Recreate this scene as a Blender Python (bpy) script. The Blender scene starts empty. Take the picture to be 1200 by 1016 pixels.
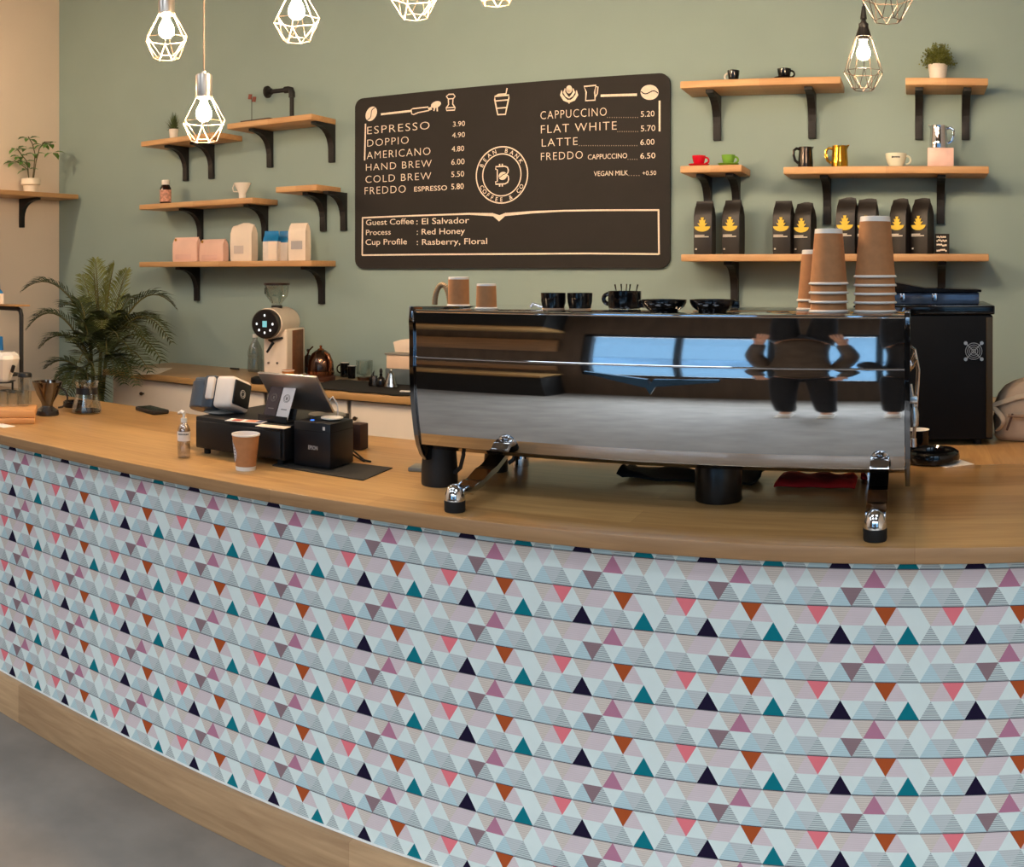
import bpy, bmesh, math, random
from mathutils import Matrix, Vector
random.seed(7)
PI = math.pi
C = bpy.context.scene.collection
SC = bpy.context.scene

# ------------------------------------------------------------------ camera, world, light, exposure
F, X0, Y0, H = 1141.0, 1072.0, 318.0, 1.575      # phone panorama: cylinder focal length in pixels, column facing the wall, horizon row, eye height
cam = bpy.data.cameras.new('camera'); camo = bpy.data.objects.new('camera', cam); C.objects.link(camo)
cam.type = 'PANO'; cam.panorama_type = 'CENTRAL_CYLINDRICAL'
cam.central_cylindrical_range_u_min = -600/F; cam.central_cylindrical_range_u_max = 600/F
cam.central_cylindrical_range_v_min = -(1016-Y0)/F; cam.central_cylindrical_range_v_max = Y0/F
cam.central_cylindrical_radius = 1.0
camo.location = (0, 0, H); camo.rotation_euler = (PI/2, 0, -(600-X0)/F)
cam.clip_end = 100
SC.camera = camo
SC.view_settings.view_transform = 'Standard'; SC.view_settings.look = 'None'
SC.view_settings.exposure = 0.58; SC.view_settings.gamma = 1.0; SC.view_settings.use_curve_mapping = False
SC.cycles.max_bounces = 10; SC.cycles.diffuse_bounces = 4; SC.cycles.glossy_bounces = 5
SC.cycles.transmission_bounces = 8; SC.cycles.transparent_max_bounces = 10
SC.cycles.sample_clamp_indirect = 4.0; SC.cycles.caustics_reflective = False; SC.cycles.caustics_refractive = False

def lin(c):
    return tuple((v/255/12.92 if v/255 <= .04045 else ((v/255+.055)/1.055)**2.4) for v in c) + (1.0,)

W = bpy.data.worlds.new('street_sky'); SC.world = W; W.use_nodes = True
bg = W.node_tree.nodes['Background']; _N = W.node_tree.nodes; _L = W.node_tree.links
_tc = _N.new('ShaderNodeTexCoord'); _sp = _N.new('ShaderNodeSeparateXYZ'); _L.new(_tc.outputs['Generated'], _sp.inputs[0])
_r = _N.new('ShaderNodeValToRGB'); _L.new(_sp.outputs['Z'], _r.inputs['Fac'])        # overcast sky: blue haze at the horizon, bright overhead
_r.color_ramp.elements[0].position = .0; _r.color_ramp.elements[0].color = (.007, .018, .030, 1)
_e = _r.color_ramp.elements.new(.12); _e.color = (.012, .024, .035, 1)
_e = _r.color_ramp.elements.new(.24); _e.color = (.05, .075, .095, 1)
_r.color_ramp.elements[-1].position = .50; _r.color_ramp.elements[-1].color = (.85, .87, .85, 1)
_L.new(_r.outputs['Color'], bg.inputs['Color']); bg.inputs['Strength'].default_value = 21.0

def area(name, loc, rot, sx, sy, power, col, portal=False, spread=PI):
    l = bpy.data.lights.new(name, 'AREA'); l.shape = 'RECTANGLE'; l.size = sx; l.size_y = sy; l.energy = power; l.color = col[:3]; l.spread = spread
    o = bpy.data.objects.new(name, l); C.objects.link(o); o.location = loc; o.rotation_euler = rot
    if portal: l.cycles.is_portal = True
    return o
XL, XR, YB, YF, ZC = -5.43, 3.2, 4.5, -2.15, 3.9          # room: side walls, green wall, street front, ceiling
WIN = [(-2.35, -.95, .5, 2.9), (-.8, .32, .42, 2.9), (.75, 2.7, .5, 2.9)]     # street windows x0,x1,z0,z1
for i, (a, b, z0, z1) in enumerate(WIN):
    area('window_daylight', ((a+b)/2, YF-.16, (z0+z1)/2), (PI/2, 0, 0), b-a, z1-z0, 1, (1, 1, 1), portal=True)
# two rows of unseen fill lights, added under the ceiling to brighten the customers' side
for x, y in ((-4.2, .4), (-1.6, .4), (1.0, .4), (-4.2, -1.2), (-1.6, -1.2), (1.0, -1.2)):
    area('added_ceiling_fill', (x, y, ZC-.045), (0, 0, 0), 1.2, .6, 14, lin((235, 245, 255)))

# ------------------------------------------------------------------ pixel of the photograph -> point of the room
def th(x): return (x-X0)/F
def at(x, y, Y):
    t = th(x); return Vector((Y*math.tan(t), Y, H-(y-Y0)/F*Y/math.cos(t)))
def on(x, y, z):
    t = th(x); r = (H-z)*F/(y-Y0); return Vector((r*math.sin(t), r*math.cos(t), z))
def atX(x, y, X):
    t = th(x); Y = X/math.tan(t); return Vector((X, Y, H-(y-Y0)/F*math.hypot(X, Y)))
def px(n, p): return n/F*math.hypot(p[0], p[1])         # size of n pixels at the distance of p

# ------------------------------------------------------------------ materials
MATS = {}
def mat(name, rgb, rough=.5, metal=0.0, var=.05, scale=12, bump=0.0, trans=0.0, ior=1.45, coat=0.0, emit=None, es=0.0, sheen=0.0, alpha=1.0, stretch=None, sss=0.0):
    if name in MATS: return MATS[name]
    m = bpy.data.materials.new(name); MATS[name] = m; m.use_nodes = True
    nt = m.node_tree; b = nt.nodes['Principled BSDF']
    b.inputs['Roughness'].default_value = rough; b.inputs['Metallic'].default_value = metal
    b.inputs['IOR'].default_value = ior; b.inputs['Transmission Weight'].default_value = trans
    b.inputs['Coat Weight'].default_value = coat; b.inputs['Sheen Weight'].default_value = sheen; b.inputs['Alpha'].default_value = alpha
    if emit: b.inputs['Emission Color'].default_value = lin(emit); b.inputs['Emission Strength'].default_value = es
    c = lin(rgb)
    tc = nt.nodes.new('ShaderNodeTexCoord'); mp = nt.nodes.new('ShaderNodeMapping'); nt.links.new(tc.outputs['Object'], mp.inputs['Vector'])
    if stretch: mp.inputs['Scale'].default_value = stretch
    n = nt.nodes.new('ShaderNodeTexNoise'); n.inputs['Scale'].default_value = scale; n.inputs['Detail'].default_value = 4
    nt.links.new(mp.outputs['Vector'], n.inputs['Vector'])
    r = nt.nodes.new('ShaderNodeValToRGB'); nt.links.new(n.outputs['Fac'], r.inputs['Fac'])
    r.color_ramp.elements[0].position = .3; r.color_ramp.elements[1].position = .7
    r.color_ramp.elements[0].color = tuple(v*(1-var) for v in c[:3])+(1,); r.color_ramp.elements[1].color = tuple(min(1, v*(1+var)) for v in c[:3])+(1,)
    nt.links.new(r.outputs['Color'], b.inputs['Base Color'])
    if bump:
        bp = nt.nodes.new('ShaderNodeBump'); bp.inputs['Strength'].default_value = bump; bp.inputs['Distance'].default_value = .004
        nt.links.new(n.outputs['Fac'], bp.inputs['Height']); nt.links.new(bp.outputs['Normal'], b.inputs['Normal'])
    return m

def wood(name, light, dark, axis='X', stave=(1.1, .11), rough=.35, knots=.0, coat=0.0):
    """oak staves running along AXIS: tone per stave from a brick texture, long grain from a stretched noise"""
    if name in MATS: return MATS[name]
    m = bpy.data.materials.new(name); MATS[name] = m; m.use_nodes = True
    nt = m.node_tree; N = nt.nodes; L = nt.links; b = N['Principled BSDF']; b.inputs['Roughness'].default_value = rough; b.inputs['Coat Weight'].default_value = coat
    tc = N.new('ShaderNodeTexCoord'); mp = N.new('ShaderNodeMapping'); L.new(tc.outputs['Object'], mp.inputs['Vector'])
    if axis == 'Y': mp.inputs['Rotation'].default_value = (0, 0, PI/2)
    if axis == 'XZ': mp.inputs['Rotation'].default_value = (PI/2, 0, 0)
    br = N.new('ShaderNodeTexBrick'); L.new(mp.outputs['Vector'], br.inputs['Vector']); br.inputs['Scale'].default_value = 1.0
    br.inputs['Brick Width'].default_value = stave[0]; br.inputs['Row Height'].default_value = stave[1]; br.inputs['Mortar Size'].default_value = .0006
    br.inputs['Color1'].default_value = (.25, .25, .25, 1); br.inputs['Color2'].default_value = (.75, .75, .75, 1); br.inputs['Mortar'].default_value = (.1, .1, .1, 1)
    m2 = N.new('ShaderNodeMapping'); L.new(mp.outputs['Vector'], m2.inputs['Vector']); m2.inputs['Scale'].default_value = (2.2, 26, 26)
    n = N.new('ShaderNodeTexNoise'); n.inputs['Scale'].default_value = 2.0; n.inputs['Detail'].default_value = 6; n.inputs['Distortion'].default_value = .6
    L.new(m2.outputs['Vector'], n.inputs['Vector'])
    mx = N.new('ShaderNodeMix'); mx.data_type = 'RGBA'; mx.inputs[0].default_value = .45
    L.new(n.outputs['Fac'], mx.inputs[6]); L.new(br.outputs['Color'], mx.inputs[7])
    r = N.new('ShaderNodeValToRGB'); L.new(mx.outputs[2], r.inputs['Fac'])
    r.color_ramp.elements[0].position = .25; r.color_ramp.elements[1].position = .72
    r.color_ramp.elements[0].color = lin(dark); r.color_ramp.elements[1].color = lin(light)
    L.new(r.outputs['Color'], b.inputs['Base Color'])
    bp = N.new('ShaderNodeBump'); bp.inputs['Strength'].default_value = .08; bp.inputs['Distance'].default_value = .002
    L.new(n.outputs['Fac'], bp.inputs['Height']); L.new(bp.outputs['Normal'], b.inputs['Normal'])
    return m

def thin_glass(name, tint=(247, 249, 247), gloss=.07, rough=.02):
    """clear or smoked thin-walled vessel: see-through with a sheen that grows towards the rim"""
    if name in MATS: return MATS[name]
    m = bpy.data.materials.new(name); MATS[name] = m; m.use_nodes = True
    nt = m.node_tree; N = nt.nodes; L = nt.links; N.remove(N['Principled BSDF']); out = N['Material Output']
    t = N.new('ShaderNodeBsdfTransparent'); g = N.new('ShaderNodeBsdfGlossy'); g.inputs['Roughness'].default_value = rough
    tc = N.new('ShaderNodeTexCoord'); n = N.new('ShaderNodeTexNoise'); n.inputs['Scale'].default_value = 9; L.new(tc.outputs['Object'], n.inputs['Vector'])
    r = N.new('ShaderNodeValToRGB'); L.new(n.outputs['Fac'], r.inputs['Fac'])
    c = lin(tint); r.color_ramp.elements[0].color = tuple(v*.985 for v in c[:3])+(1,); r.color_ramp.elements[1].color = c; L.new(r.outputs['Color'], t.inputs['Color'])
    lw = N.new('ShaderNodeLayerWeight'); lw.inputs['Blend'].default_value = .35
    ma = N.new('ShaderNodeMath'); ma.operation = 'MULTIPLY_ADD'; ma.inputs[1].default_value = .38; ma.inputs[2].default_value = gloss; L.new(lw.outputs['Facing'], ma.inputs[0])
    mx = N.new('ShaderNodeMixShader'); L.new(ma.outputs[0], mx.inputs[0]); L.new(t.outputs[0], mx.inputs[1]); L.new(g.outputs[0], mx.inputs[2]); L.new(mx.outputs[0], out.inputs['Surface'])
    return m

# ------------------------------------------------------------------ mesh building
class MB:
    def __init__(s): s.bm = bmesh.new(); s.mi = 0
    def _tag(s, faces, mi=None):
        for f in faces: f.material_index = s.mi if mi is None else mi
    def box(s, c, d, rot=None, bevel=0.0, seg=2, mi=None):
        M = Matrix.Translation(c) @ (rot.to_4x4() if rot else Matrix.Identity(4)) @ Matrix.Diagonal((d[0], d[1], d[2], 1))
        before = set(s.bm.faces)
        r = bmesh.ops.create_cube(s.bm, size=1.0, matrix=M)
        if bevel:
            es = list({e for v in r['verts'] for e in v.link_edges})
            bmesh.ops.bevel(s.bm, geom=es, offset=bevel, segments=seg, affect='EDGES', profile=.5)
        s._tag([f for f in s.bm.faces if f not in before], mi); return s
    def lathe(s, prof, c=(0, 0, 0), n=28, rot=None, mi=None, close=False, arc=2*PI, sq=None):
        M = Matrix.Translation(c) @ (rot.to_4x4() if rot else Matrix.Identity(4))
        full = abs(arc-2*PI) < 1e-6; k = n if full else n+1
        rings = []
        for r, z in prof:
            if r < 1e-6: rings.append([s.bm.verts.new(M @ Vector((0, 0, z)))])
            else:
                rings.append([s.bm.verts.new(M @ Vector((r*math.cos(arc*i/n), r*math.sin(arc*i/n)*(sq or 1), z))) for i in range(k)])
        fs = []
        pairs = list(zip(rings, rings[1:]))
        if close: pairs.append((rings[-1], rings[0]))
        for a, b in pairs:
            for i in range(n if full else n):
                j = (i+1) % k
                v = ([a[0]] if len(a) == 1 else [a[i], a[j]]) + ([b[0]] if len(b) == 1 else [b[j], b[i]])
                if len(v) > 2:
                    try: fs.append(s.bm.faces.new(v))
                    except ValueError: pass
        s._tag(fs, mi); return s
    def tube(s, pts, r, n=8, closed=False, mi=None, flat=1.0):
        pts = [Vector(p) for p in pts]; m = len(pts); rr = r if isinstance(r, (list, tuple)) else [r]*m
        rings = []; up = None
        for i, p in enumerate(pts):
            a = pts[(i-1) % m] if (closed or i > 0) else p; b = pts[(i+1) % m] if (closed or i < m-1) else p
            d = (b-a).normalized()
            if up is None:
                up = Vector((0, 0, 1)) if abs(d.z) < .9 else Vector((1, 0, 0))
            u = (up - d*up.dot(d))
            u = u.normalized() if u.length > 1e-6 else d.orthogonal().normalized()
            w = d.cross(u); up = u
            rings.append([s.bm.verts.new(p + (u*math.cos(2*PI*k/n)*flat + w*math.sin(2*PI*k/n))*rr[i]) for k in range(n)])
        fs = []
        for i in range(m if closed else m-1):
            a, b = rings[i], rings[(i+1) % m]
            for k in range(n): fs.append(s.bm.faces.new([a[k], a[(k+1) % n], b[(k+1) % n], b[k]]))
        if not closed:
            fs.append(s.bm.faces.new(list(reversed(rings[0])))); fs.append(s.bm.faces.new(rings[-1]))
        s._tag(fs, mi); return s
    def prism(s, poly, vec, bevel=0.0, mi=None):
        """polygon of 3-D points pushed along VEC"""
        vec = Vector(vec); before = set(s.bm.faces)
        a = [s.bm.verts.new(Vector(p)) for p in poly]; b = [s.bm.verts.new(Vector(p)+vec) for p in poly]
        f1 = s.bm.faces.new(a); f2 = s.bm.faces.new(list(reversed(b))); k = len(a)
        for i in range(k): s.bm.faces.new([a[(i+1) % k], a[i], b[i], b[(i+1) % k]])
        if bevel:
            es = list({e for v in a+b for e in v.link_edges})
            bmesh.ops.bevel(s.bm, geom=es, offset=bevel, segments=2, affect='EDGES', profile=.5)
        s._tag([f for f in s.bm.faces if f not in before], mi); return s
    def face(s, pts, mi=None):
        f = s.bm.faces.new([s.bm.verts.new(Vector(p)) for p in pts]); s._tag([f], mi); return f
    def grid(s, rows, mi=None):
        vs = [[s.bm.verts.new(Vector(p)) for p in r] for r in rows]; fs = []
        for a, b in zip(vs, vs[1:]):
            for i in range(len(a)-1): fs.append(s.bm.faces.new([a[i], a[i+1], b[i+1], b[i]]))
        s._tag(fs, mi); return s
    def ball(s, c, r, n=16, sx=1, sy=1, sz=1, mi=None):
        k = max(6, n//2)
        M = Matrix.Diagonal((sx, sy, sz))
        return s.lathe([(r*math.sin(PI*i/k), -r*math.cos(PI*i/k)) for i in range(k+1)], c, n, rot=M, mi=mi)
    def mesh(s, name, mats, smooth=True, fix=True, angle=35):
        if fix: bmesh.ops.recalc_face_normals(s.bm, faces=s.bm.faces[:])
        me = bpy.data.meshes.new(name); s.bm.to_mesh(me); s.bm.free()
        for m in (mats if isinstance(mats, (list, tuple)) else [mats]): me.materials.append(m)
        if smooth:
            me.shade_smooth(); me.set_sharp_from_angle(angle=math.radians(angle))
        return me
    def build(s, name, mats, parent=None, smooth=True, fix=True, angle=35, label=None):
        o = bpy.data.objects.new(name, s.mesh(name, mats, smooth, fix, angle)); C.objects.link(o)
        if parent: o.parent = parent
        if label: o['label'] = label
        return o

def tag(o, label, cat, group=None, kind=None):
    o['label'] = label; o['category'] = cat
    if group: o['group'] = group
    if kind: o['kind'] = kind
    return o
def thing(name, label, cat, loc=(0, 0, 0), rz=0.0, group=None):
    o = bpy.data.objects.new(name, None); C.objects.link(o); o.location = loc; o.rotation_euler = (0, 0, rz); o.empty_display_size = .05
    return tag(o, label, cat, group)
def struct(o): o['kind'] = 'structure'; return o
def dup(o, loc=None, rz=None, label=None, parent=None):
    c = o.copy(); C.objects.link(c)
    if parent: c.parent = parent
    if loc is not None: c.location = loc
    if rz is not None: c.rotation_euler = (0, 0, rz)
    if label: c['label'] = label
    for ch in list(o.children): dup(ch, parent=c)
    return c
def R(ax, deg): return Matrix.Rotation(math.radians(deg), 3, ax)

def text_mesh(s, size=1.0, width=None, thin=0.0, space=1.0, align='LEFT', depth=0.0):
    """built-in lettering as a flat mesh in its own XY plane; WIDTH fits it to a real width; THIN < 0 slims the strokes"""
    cu = bpy.data.curves.new('lettering', 'FONT'); cu.body = s; cu.size = size; cu.space_character = space; cu.align_x = align; cu.offset = thin; cu.extrude = depth; cu.resolution_u = 3
    o = bpy.data.objects.new('lettering', cu); C.objects.link(o)
    dg = bpy.context.evaluated_depsgraph_get(); dg.update()
    me = bpy.data.meshes.new_from_object(o.evaluated_get(dg)); C.objects.unlink(o); bpy.data.objects.remove(o); bpy.data.curves.remove(cu)
    if width and len(me.vertices):
        xs = [v.co.x for v in me.vertices]; a, b = min(xs), max(xs); k = width/(b-a)
        for v in me.vertices:
            v.co.x = (v.co.x-a)*k + (0 if align == 'LEFT' else -width/2)
    return me
def text_obj(name, s, m, loc, rot, size, width=None, parent=None, **k):
    me = text_mesh(s, size, width, **k); me.materials.clear(); me.materials.append(m)
    o = bpy.data.objects.new(name, me); C.objects.link(o); o.location = loc; o.rotation_euler = rot
    if parent: o.parent = parent
    return o
# ------------------------------------------------------------------ shared materials
GREEN = mat('sage_wall_paint', (146, 166, 160), .75, var=.03, scale=3, bump=.05)
WHITEWALL = mat('warm_white_wall_paint', (234, 218, 200), .8, var=.02, scale=3, bump=.05)
CEIL = mat('ceiling_paint', (120, 116, 110), .9, var=.03)
STREETWALL = mat('brown_panelled_wall', (74, 58, 44), .6, var=.25, scale=2, stretch=(9, 1, 1))
OAK = wood('oak_worktop', (198, 156, 100), (150, 108, 62), 'X', (1.3, .12), .30, coat=.12)
OAKY = wood('oak_worktop_cross', (196, 152, 98), (150, 108, 62), 'Y', (1.3, .12), .30, coat=.12)
OAKEDGE = wood('oak_edge', (176, 134, 92), (128, 92, 58), 'XZ', (1.6, .2), .5)
SHELFWOOD = wood('pine_shelf_wood', (214, 172, 122), (184, 136, 88), 'X', (2.5, .3), .5)
SKIRT = wood('oak_skirting', (196, 160, 120), (142, 108, 76), 'XZ', (1.35, .3), .55)
BLACK = mat('black_plastic', (16, 16, 18), .45, var=.1)
BLACKM = mat('matt_black_metal', (22, 20, 20), .55, var=.15, bump=.05)
BLACKG = mat('glossy_black_ceramic', (10, 10, 12), .12, var=.1)
RUBBER = mat('black_rubber', (14, 14, 14), .75, var=.1)
CHROME = mat('polished_steel', (214, 216, 222), .035, 1.0, var=.01)
STEEL = mat('brushed_steel', (190, 190, 190), .25, 1.0, var=.05, scale=40, stretch=(1, 1, 12))
WHITEC = mat('white_ceramic', (236, 230, 220), .2, var=.02)
WHITEP = mat('white_paper', (238, 230, 220), .8, var=.02)
KRAFT = mat('kraft_paper', (176, 122, 78), .75, var=.07, scale=60, bump=.04)
CHALK = mat('chalk_white', (240, 224, 205), .9, var=.08, scale=90)
BOARD = mat('chalkboard_paint', (35, 31, 29), .75, var=.08, scale=6)
GLASS = thin_glass('clear_glass')
SMOKE = thin_glass('smoked_plastic', (120, 105, 85), .08)
COFFEE = mat('black_coffee', (40, 14, 6), .1, var=.1)
ZT = .993

# ------------------------------------------------------------------ the room
floor_m = mat('concrete_floor', (128, 121, 113), .65, var=.16, scale=5.0, bump=.1)
m = MB(); m.box(((XL+XR)/2, (YB+YF)/2, -.05), (XR-XL+.4, YB-YF+.4, .1)); struct(m.build('floor', floor_m))
m = MB(); m.box(((XL+XR)/2, (YB+YF)/2, ZC+.05), (XR-XL+.4, YB-YF+.4, .1)); struct(m.build('ceiling', CEIL))
m = MB(); m.box(((XL+XR)/2, YB+.06, ZC/2), (XR-XL, .12, ZC)); struct(m.build('wall_back', GREEN))
m = MB(); m.box((XL-.06, (YB+YF)/2, ZC/2), (.12, YB-YF+.24, ZC)); struct(m.build('wall_left', WHITEWALL))
m = MB(); m.box((XR+.06, (YB+YF)/2, ZC/2), (.12, YB-YF+.24, ZC)); struct(m.build('wall_right', WHITEWALL))
m = MB(); x = XL
for a, b, z0, z1 in WIN:
    m.box(((x+a)/2, YF-.06, ZC/2), (a-x, .12, ZC)); m.box(((a+b)/2, YF-.06, z0/2), (b-a, .12, z0)); m.box(((a+b)/2, YF-.06, (z1+ZC)/2), (b-a, .12, ZC-z1)); x = b
m.box(((x+XR)/2, YF-.06, ZC/2), (XR-x, .12, ZC)); struct(m.build('wall_front', STREETWALL))
for k, (a, b, z0, z1) in enumerate(WIN):
    w = bpy.data.objects.new('window_%d' % (k+1), None); C.objects.link(w); struct(w); w.location = ((a+b)/2, YF-.06, z0)
    m = MB(); ww, hh = b-a, z1-z0
    for sx in (-1, 1): m.box((sx*(ww/2-.03), 0, hh/2), (.06, .09, hh))
    for z in (.03, hh-.03): m.box((0, 0, z), (ww, .09, .06))
    m.box((0, 0, hh*.7), (ww, .06, .05)); m.box((0, 0, hh/2), (.05, .06, hh))
    m.build('window_frame', BLACKM, w)
    m = MB(); m.box((0, 0, hh/2), (ww-.1, .008, hh-.1)); m.build('window_pane', thin_glass('window_glass', (245, 250, 255), .03), w)
# street outside: pavement and the house across, so that the panes show more than sky
m = MB(); m.box((-1, -16, -.2), (40, 22, .1)); _as = mat('wet_asphalt', (44, 60, 72), .9, var=.3); _as.node_tree.nodes['Principled BSDF'].inputs['Specular IOR Level'].default_value = 0
struct(m.build('street_pavement', _as))
m = MB(); m.box((-3, -24, .6), (26, 1, 1.6)); struct(m.build('facade_opposite', mat('slate_blue_render', (62, 90, 112), .9, var=.3, scale=.6)))

t = thing('wall_bench', 'oak topped bench along the street wall, mirrored at the dark end of the steel panel', 'bench', (-3.85, YF+.24, 0))
m = MB(); m.box((0, 0, .47), (2.7, .46, .05), bevel=.006); m.build('seat', OAK, t)
m = MB(); m.box((0, -.02, .222), (2.66, .40, .44)); m.build('bench_base', mat('black_plinth', (20, 18, 17), .7), t)
m = MB(); m.box((0, -.205, .85), (2.66, .04, .30), bevel=.01); m.build('backrest', wood('bench_back_wood', (150, 110, 70), (100, 70, 44), 'XZ', (1.2, .15), .5), t)
# ------------------------------------------------------------------ bar counter
YE, YW_ = 2.05, 2.078          # worktop nosing, wallpapered panel
XCL, XCR = -5.40, 1.75
T = .036
m = MB()
m.prism([(XCL, YE, ZT-T), (XCR, YE, ZT-T), (XCR, 2.93, ZT-T), (XCL, 2.93, ZT-T)], (0, 0, T), bevel=.004)
m.mi = 1
wt = bpy.data.objects.new('worktop', m.mesh('worktop', [OAK, OAKEDGE])); C.objects.link(wt)
for p in wt.data.polygons:
    p.material_index = 1 if (p.normal.y < -.6) else 0
tag(wt, 'long oak worktop of the bar, carrying the espresso machine', 'worktop')
m = MB(); m.prism([(-.35, 2.934, ZT-T), (XCR, 2.934, ZT-T), (XCR, YB-.004, ZT-T), (-.35, YB-.004, ZT-T)], (0, 0, T), bevel=.002)
tag(m.build('worktop', OAKY), 'oak return worktop under the black fridge, meeting the green wall', 'worktop')

base = thing('bar_counter', 'bar counter clad in white wallpaper with small coloured triangles', 'counter', (0, 0, 0))
m = MB(); m.box(((XCL+XCR)/2, (YW_+.004+2.86)/2, (ZT-T)/2), (XCR-XCL, 2.86-YW_-.004, ZT-T-.002)); m.box(((-.3+XCR)/2, (2.862+YB-.004)/2, (ZT-T)/2), (XCR+.3, YB-.004-2.862, ZT-T-.002))
m.build('carcass', mat('painted_board', (214, 200, 184), .6), base)
PAL = [('wallpaper_white', (212, 221, 217), 0), ('wallpaper_pale_pink', (208, 192, 194), .12), ('wallpaper_beige_stripe', (208, 196, 186), .35), ('wallpaper_mauve', (176, 118, 140), 0),
       ('wallpaper_taupe', (140, 114, 118), .12), ('wallpaper_grey_stripe', (192, 200, 198), .62), ('wallpaper_blue_stripe', (182, 204, 208), .18), ('wallpaper_silver_stripe', (192, 196, 196), .22),
       ('wallpaper_coral', (226, 118, 126), 0), ('wallpaper_rust', (168, 78, 38), 0), ('wallpaper_teal', (12, 112, 124), 0), ('wallpaper_navy', (26, 18, 44), 0), ('wallpaper_faint_pink', (212, 200, 202), .08), ('wallpaper_line', (74, 72, 80), 0)]
RH = .0403
def paper(name, rgb, stripes):
    m = mat(name, rgb, .8, var=.015, scale=30); m.node_tree.nodes['Principled BSDF'].inputs['Specular IOR Level'].default_value = .15
    if stripes:                                # fine printed rules, nine to a row of triangles
        nt = m.node_tree; N = nt.nodes; L = nt.links; b = N['Principled BSDF']; src = b.inputs['Base Color'].links[0].from_socket
        tc = N.new('ShaderNodeTexCoord'); sp = N.new('ShaderNodeSeparateXYZ'); L.new(tc.outputs['Object'], sp.inputs[0])
        a = N.new('ShaderNodeMath'); a.operation = 'MULTIPLY'; a.inputs[1].default_value = 9/RH; L.new(sp.outputs['Z'], a.inputs[0])
        f = N.new('ShaderNodeMath'); f.operation = 'FRACT'; L.new(a.outputs[0], f.inputs[0])
        g = N.new('ShaderNodeMath'); g.operation = 'LESS_THAN'; g.inputs[1].default_value = .36; L.new(f.outputs[0], g.inputs[0])
        k = N.new('ShaderNodeMath'); k.operation = 'MULTIPLY'; k.inputs[1].default_value = stripes; L.new(g.outputs[0], k.inputs[0])
        mx = N.new('ShaderNodeMix'); mx.data_type = 'RGBA'; L.new(k.outputs[0], mx.inputs[0]); L.new(src, mx.inputs[6]); mx.inputs[7].default_value = lin((70, 78, 84) if 'beige' not in name and 'pink' not in name else (140, 116, 104))
        L.new(mx.outputs[2], b.inputs['Base Color'])
    return m
PM = [paper(*p) for p in PAL]
WH, PK, BE, MV, TP, GD, BL, GR, CO, RU, TE, NV, FP, LN = range(14)
ROWS = {'A': ((WH, MV, WH, WH, WH, PK), (PK, BE, PK, BE, FP, BE), .5), 'B': ((BL, GD, BL, GD, BL, GD), (TP, WH, GR, WH, GR, WH), 0),
        'C': ((PK, WH, PK, WH, PK, WH), (BE, PK, RU, WH, BE, CO), .5), 'D': ((NV, BL, GD, TE, GD, BL), (WH, GR, WH, WH, WH, GR), 0)}
S = .2897/6
m = MB(); ztop, zbot = .939, .939-20*RH
p0, p1 = int(math.ceil(XCL/S)), int(XCR/S)
OFF = -9.55*.2897/S            # navy triangle positions, in triangle sides from x = 0
def row(kind, zt, clip=None):
    ups, dns, half = ROWS[kind]
    zb = zt-RH
    def emit(pts, mi):
        if clip is None: m.face([(x, YW_, z) for x, z in pts], mi); return
        out = []
        for i in range(len(pts)):
            a, b = pts[i], pts[(i+1) % len(pts)]
            if a[1] <= clip: out.append(a)
            if (a[1]-clip)*(b[1]-clip) < 0:
                t = (clip-a[1])/(b[1]-a[1]); out.append((a[0]+(b[0]-a[0])*t, clip))
        if len(out) > 2: m.face([(x, YW_, z) for x, z in out], mi)
    frac = OFF - math.floor(OFF)
    for k in range(p0-2, p1+3):
        i = k - math.floor(OFF)             # triangle index counted from a navy one
        xu = (k+frac+half)*S; xd = (k+frac+(0 if half else .5))*S
        for xc, cc, up in ((xu, ups[i % 6], True), (xd, dns[i % 6], False)):
            if xc-S/2 < XCL or xc+S/2 > XCR: continue
            emit([(xc-S/2, zb), (xc+S/2, zb), (xc, zt)] if up else [(xc-S/2, zt), (xc, zb), (xc+S/2, zt)], cc)
row('D', ztop+RH, clip=ZT-T)
for q in range(5):
    for j, kd in enumerate('ABCD'): row(kd, ztop-(q*4+j)*RH)
for q in range(0, 11):
    z = ztop-q*2*RH; m.face([(XCL, YW_-.0005, z-.0009), (XCR, YW_-.0005, z-.0009), (XCR, YW_-.0005, z+.0009), (XCL, YW_-.0005, z+.0009)], LN)
m.build('wallpaper_panel', PM, base, smooth=False, fix=False)
for o in base.children:
    if o.name.startswith('wallpaper'): 
        for p in o.data.polygons:
            if p.normal.y > 0: p.flip()
sk = MB(); sk.box(((XCL+XCR)/2, 2.067, zbot/2), (XCR-XCL, .026, zbot), bevel=.003); sk.build('skirting_board', SKIRT, base)
m = MB(); m.box(((XCL+XCR)/2, 2.0768, zbot+.003), (XCR-XCL, .004, .005)); m.build('edge_strip', mat('white_trim', (226, 226, 222), .5), base)

# ------------------------------------------------------------------ back counter
YK = 3.90
xk = at(120, 433, YK).x; XKR = -.36
m = MB(); m.prism([(xk, YK, ZT-.034), (XKR, YK, ZT-.034), (XKR, YB-.004, ZT-.034), (xk, YB-.004, ZT-.034)], (0, 0, .034), bevel=.003)
tag(m.build('worktop', OAK), 'oak worktop along the green wall, under the white grinder', 'worktop')
FRONT = mat('cream_cabinet_front', (226, 212, 194), .45, var=.015)
GAPM = mat('shadow_gap_board', (150, 138, 124), .7)
def knob(m_parent, p):
    k = MB(); k.lathe([(0, -.024), (.009, -.024), (.011, -.018), (.008, -.012), (.005, -.006), (.005, 0), (0, 0)], p, 14, rot=R('X', -90)); k.build('knob', mat('dark_brass', (70, 56, 40), .35, .8), m_parent)
edges = [at(131, 460, YK+.035).x, at(311, 460, YK+.035).x, at(409, 490, YK+.035).x, at(560, 480, YK+.035).x, at(700, 480, YK+.035).x, XKR-.004]
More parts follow.
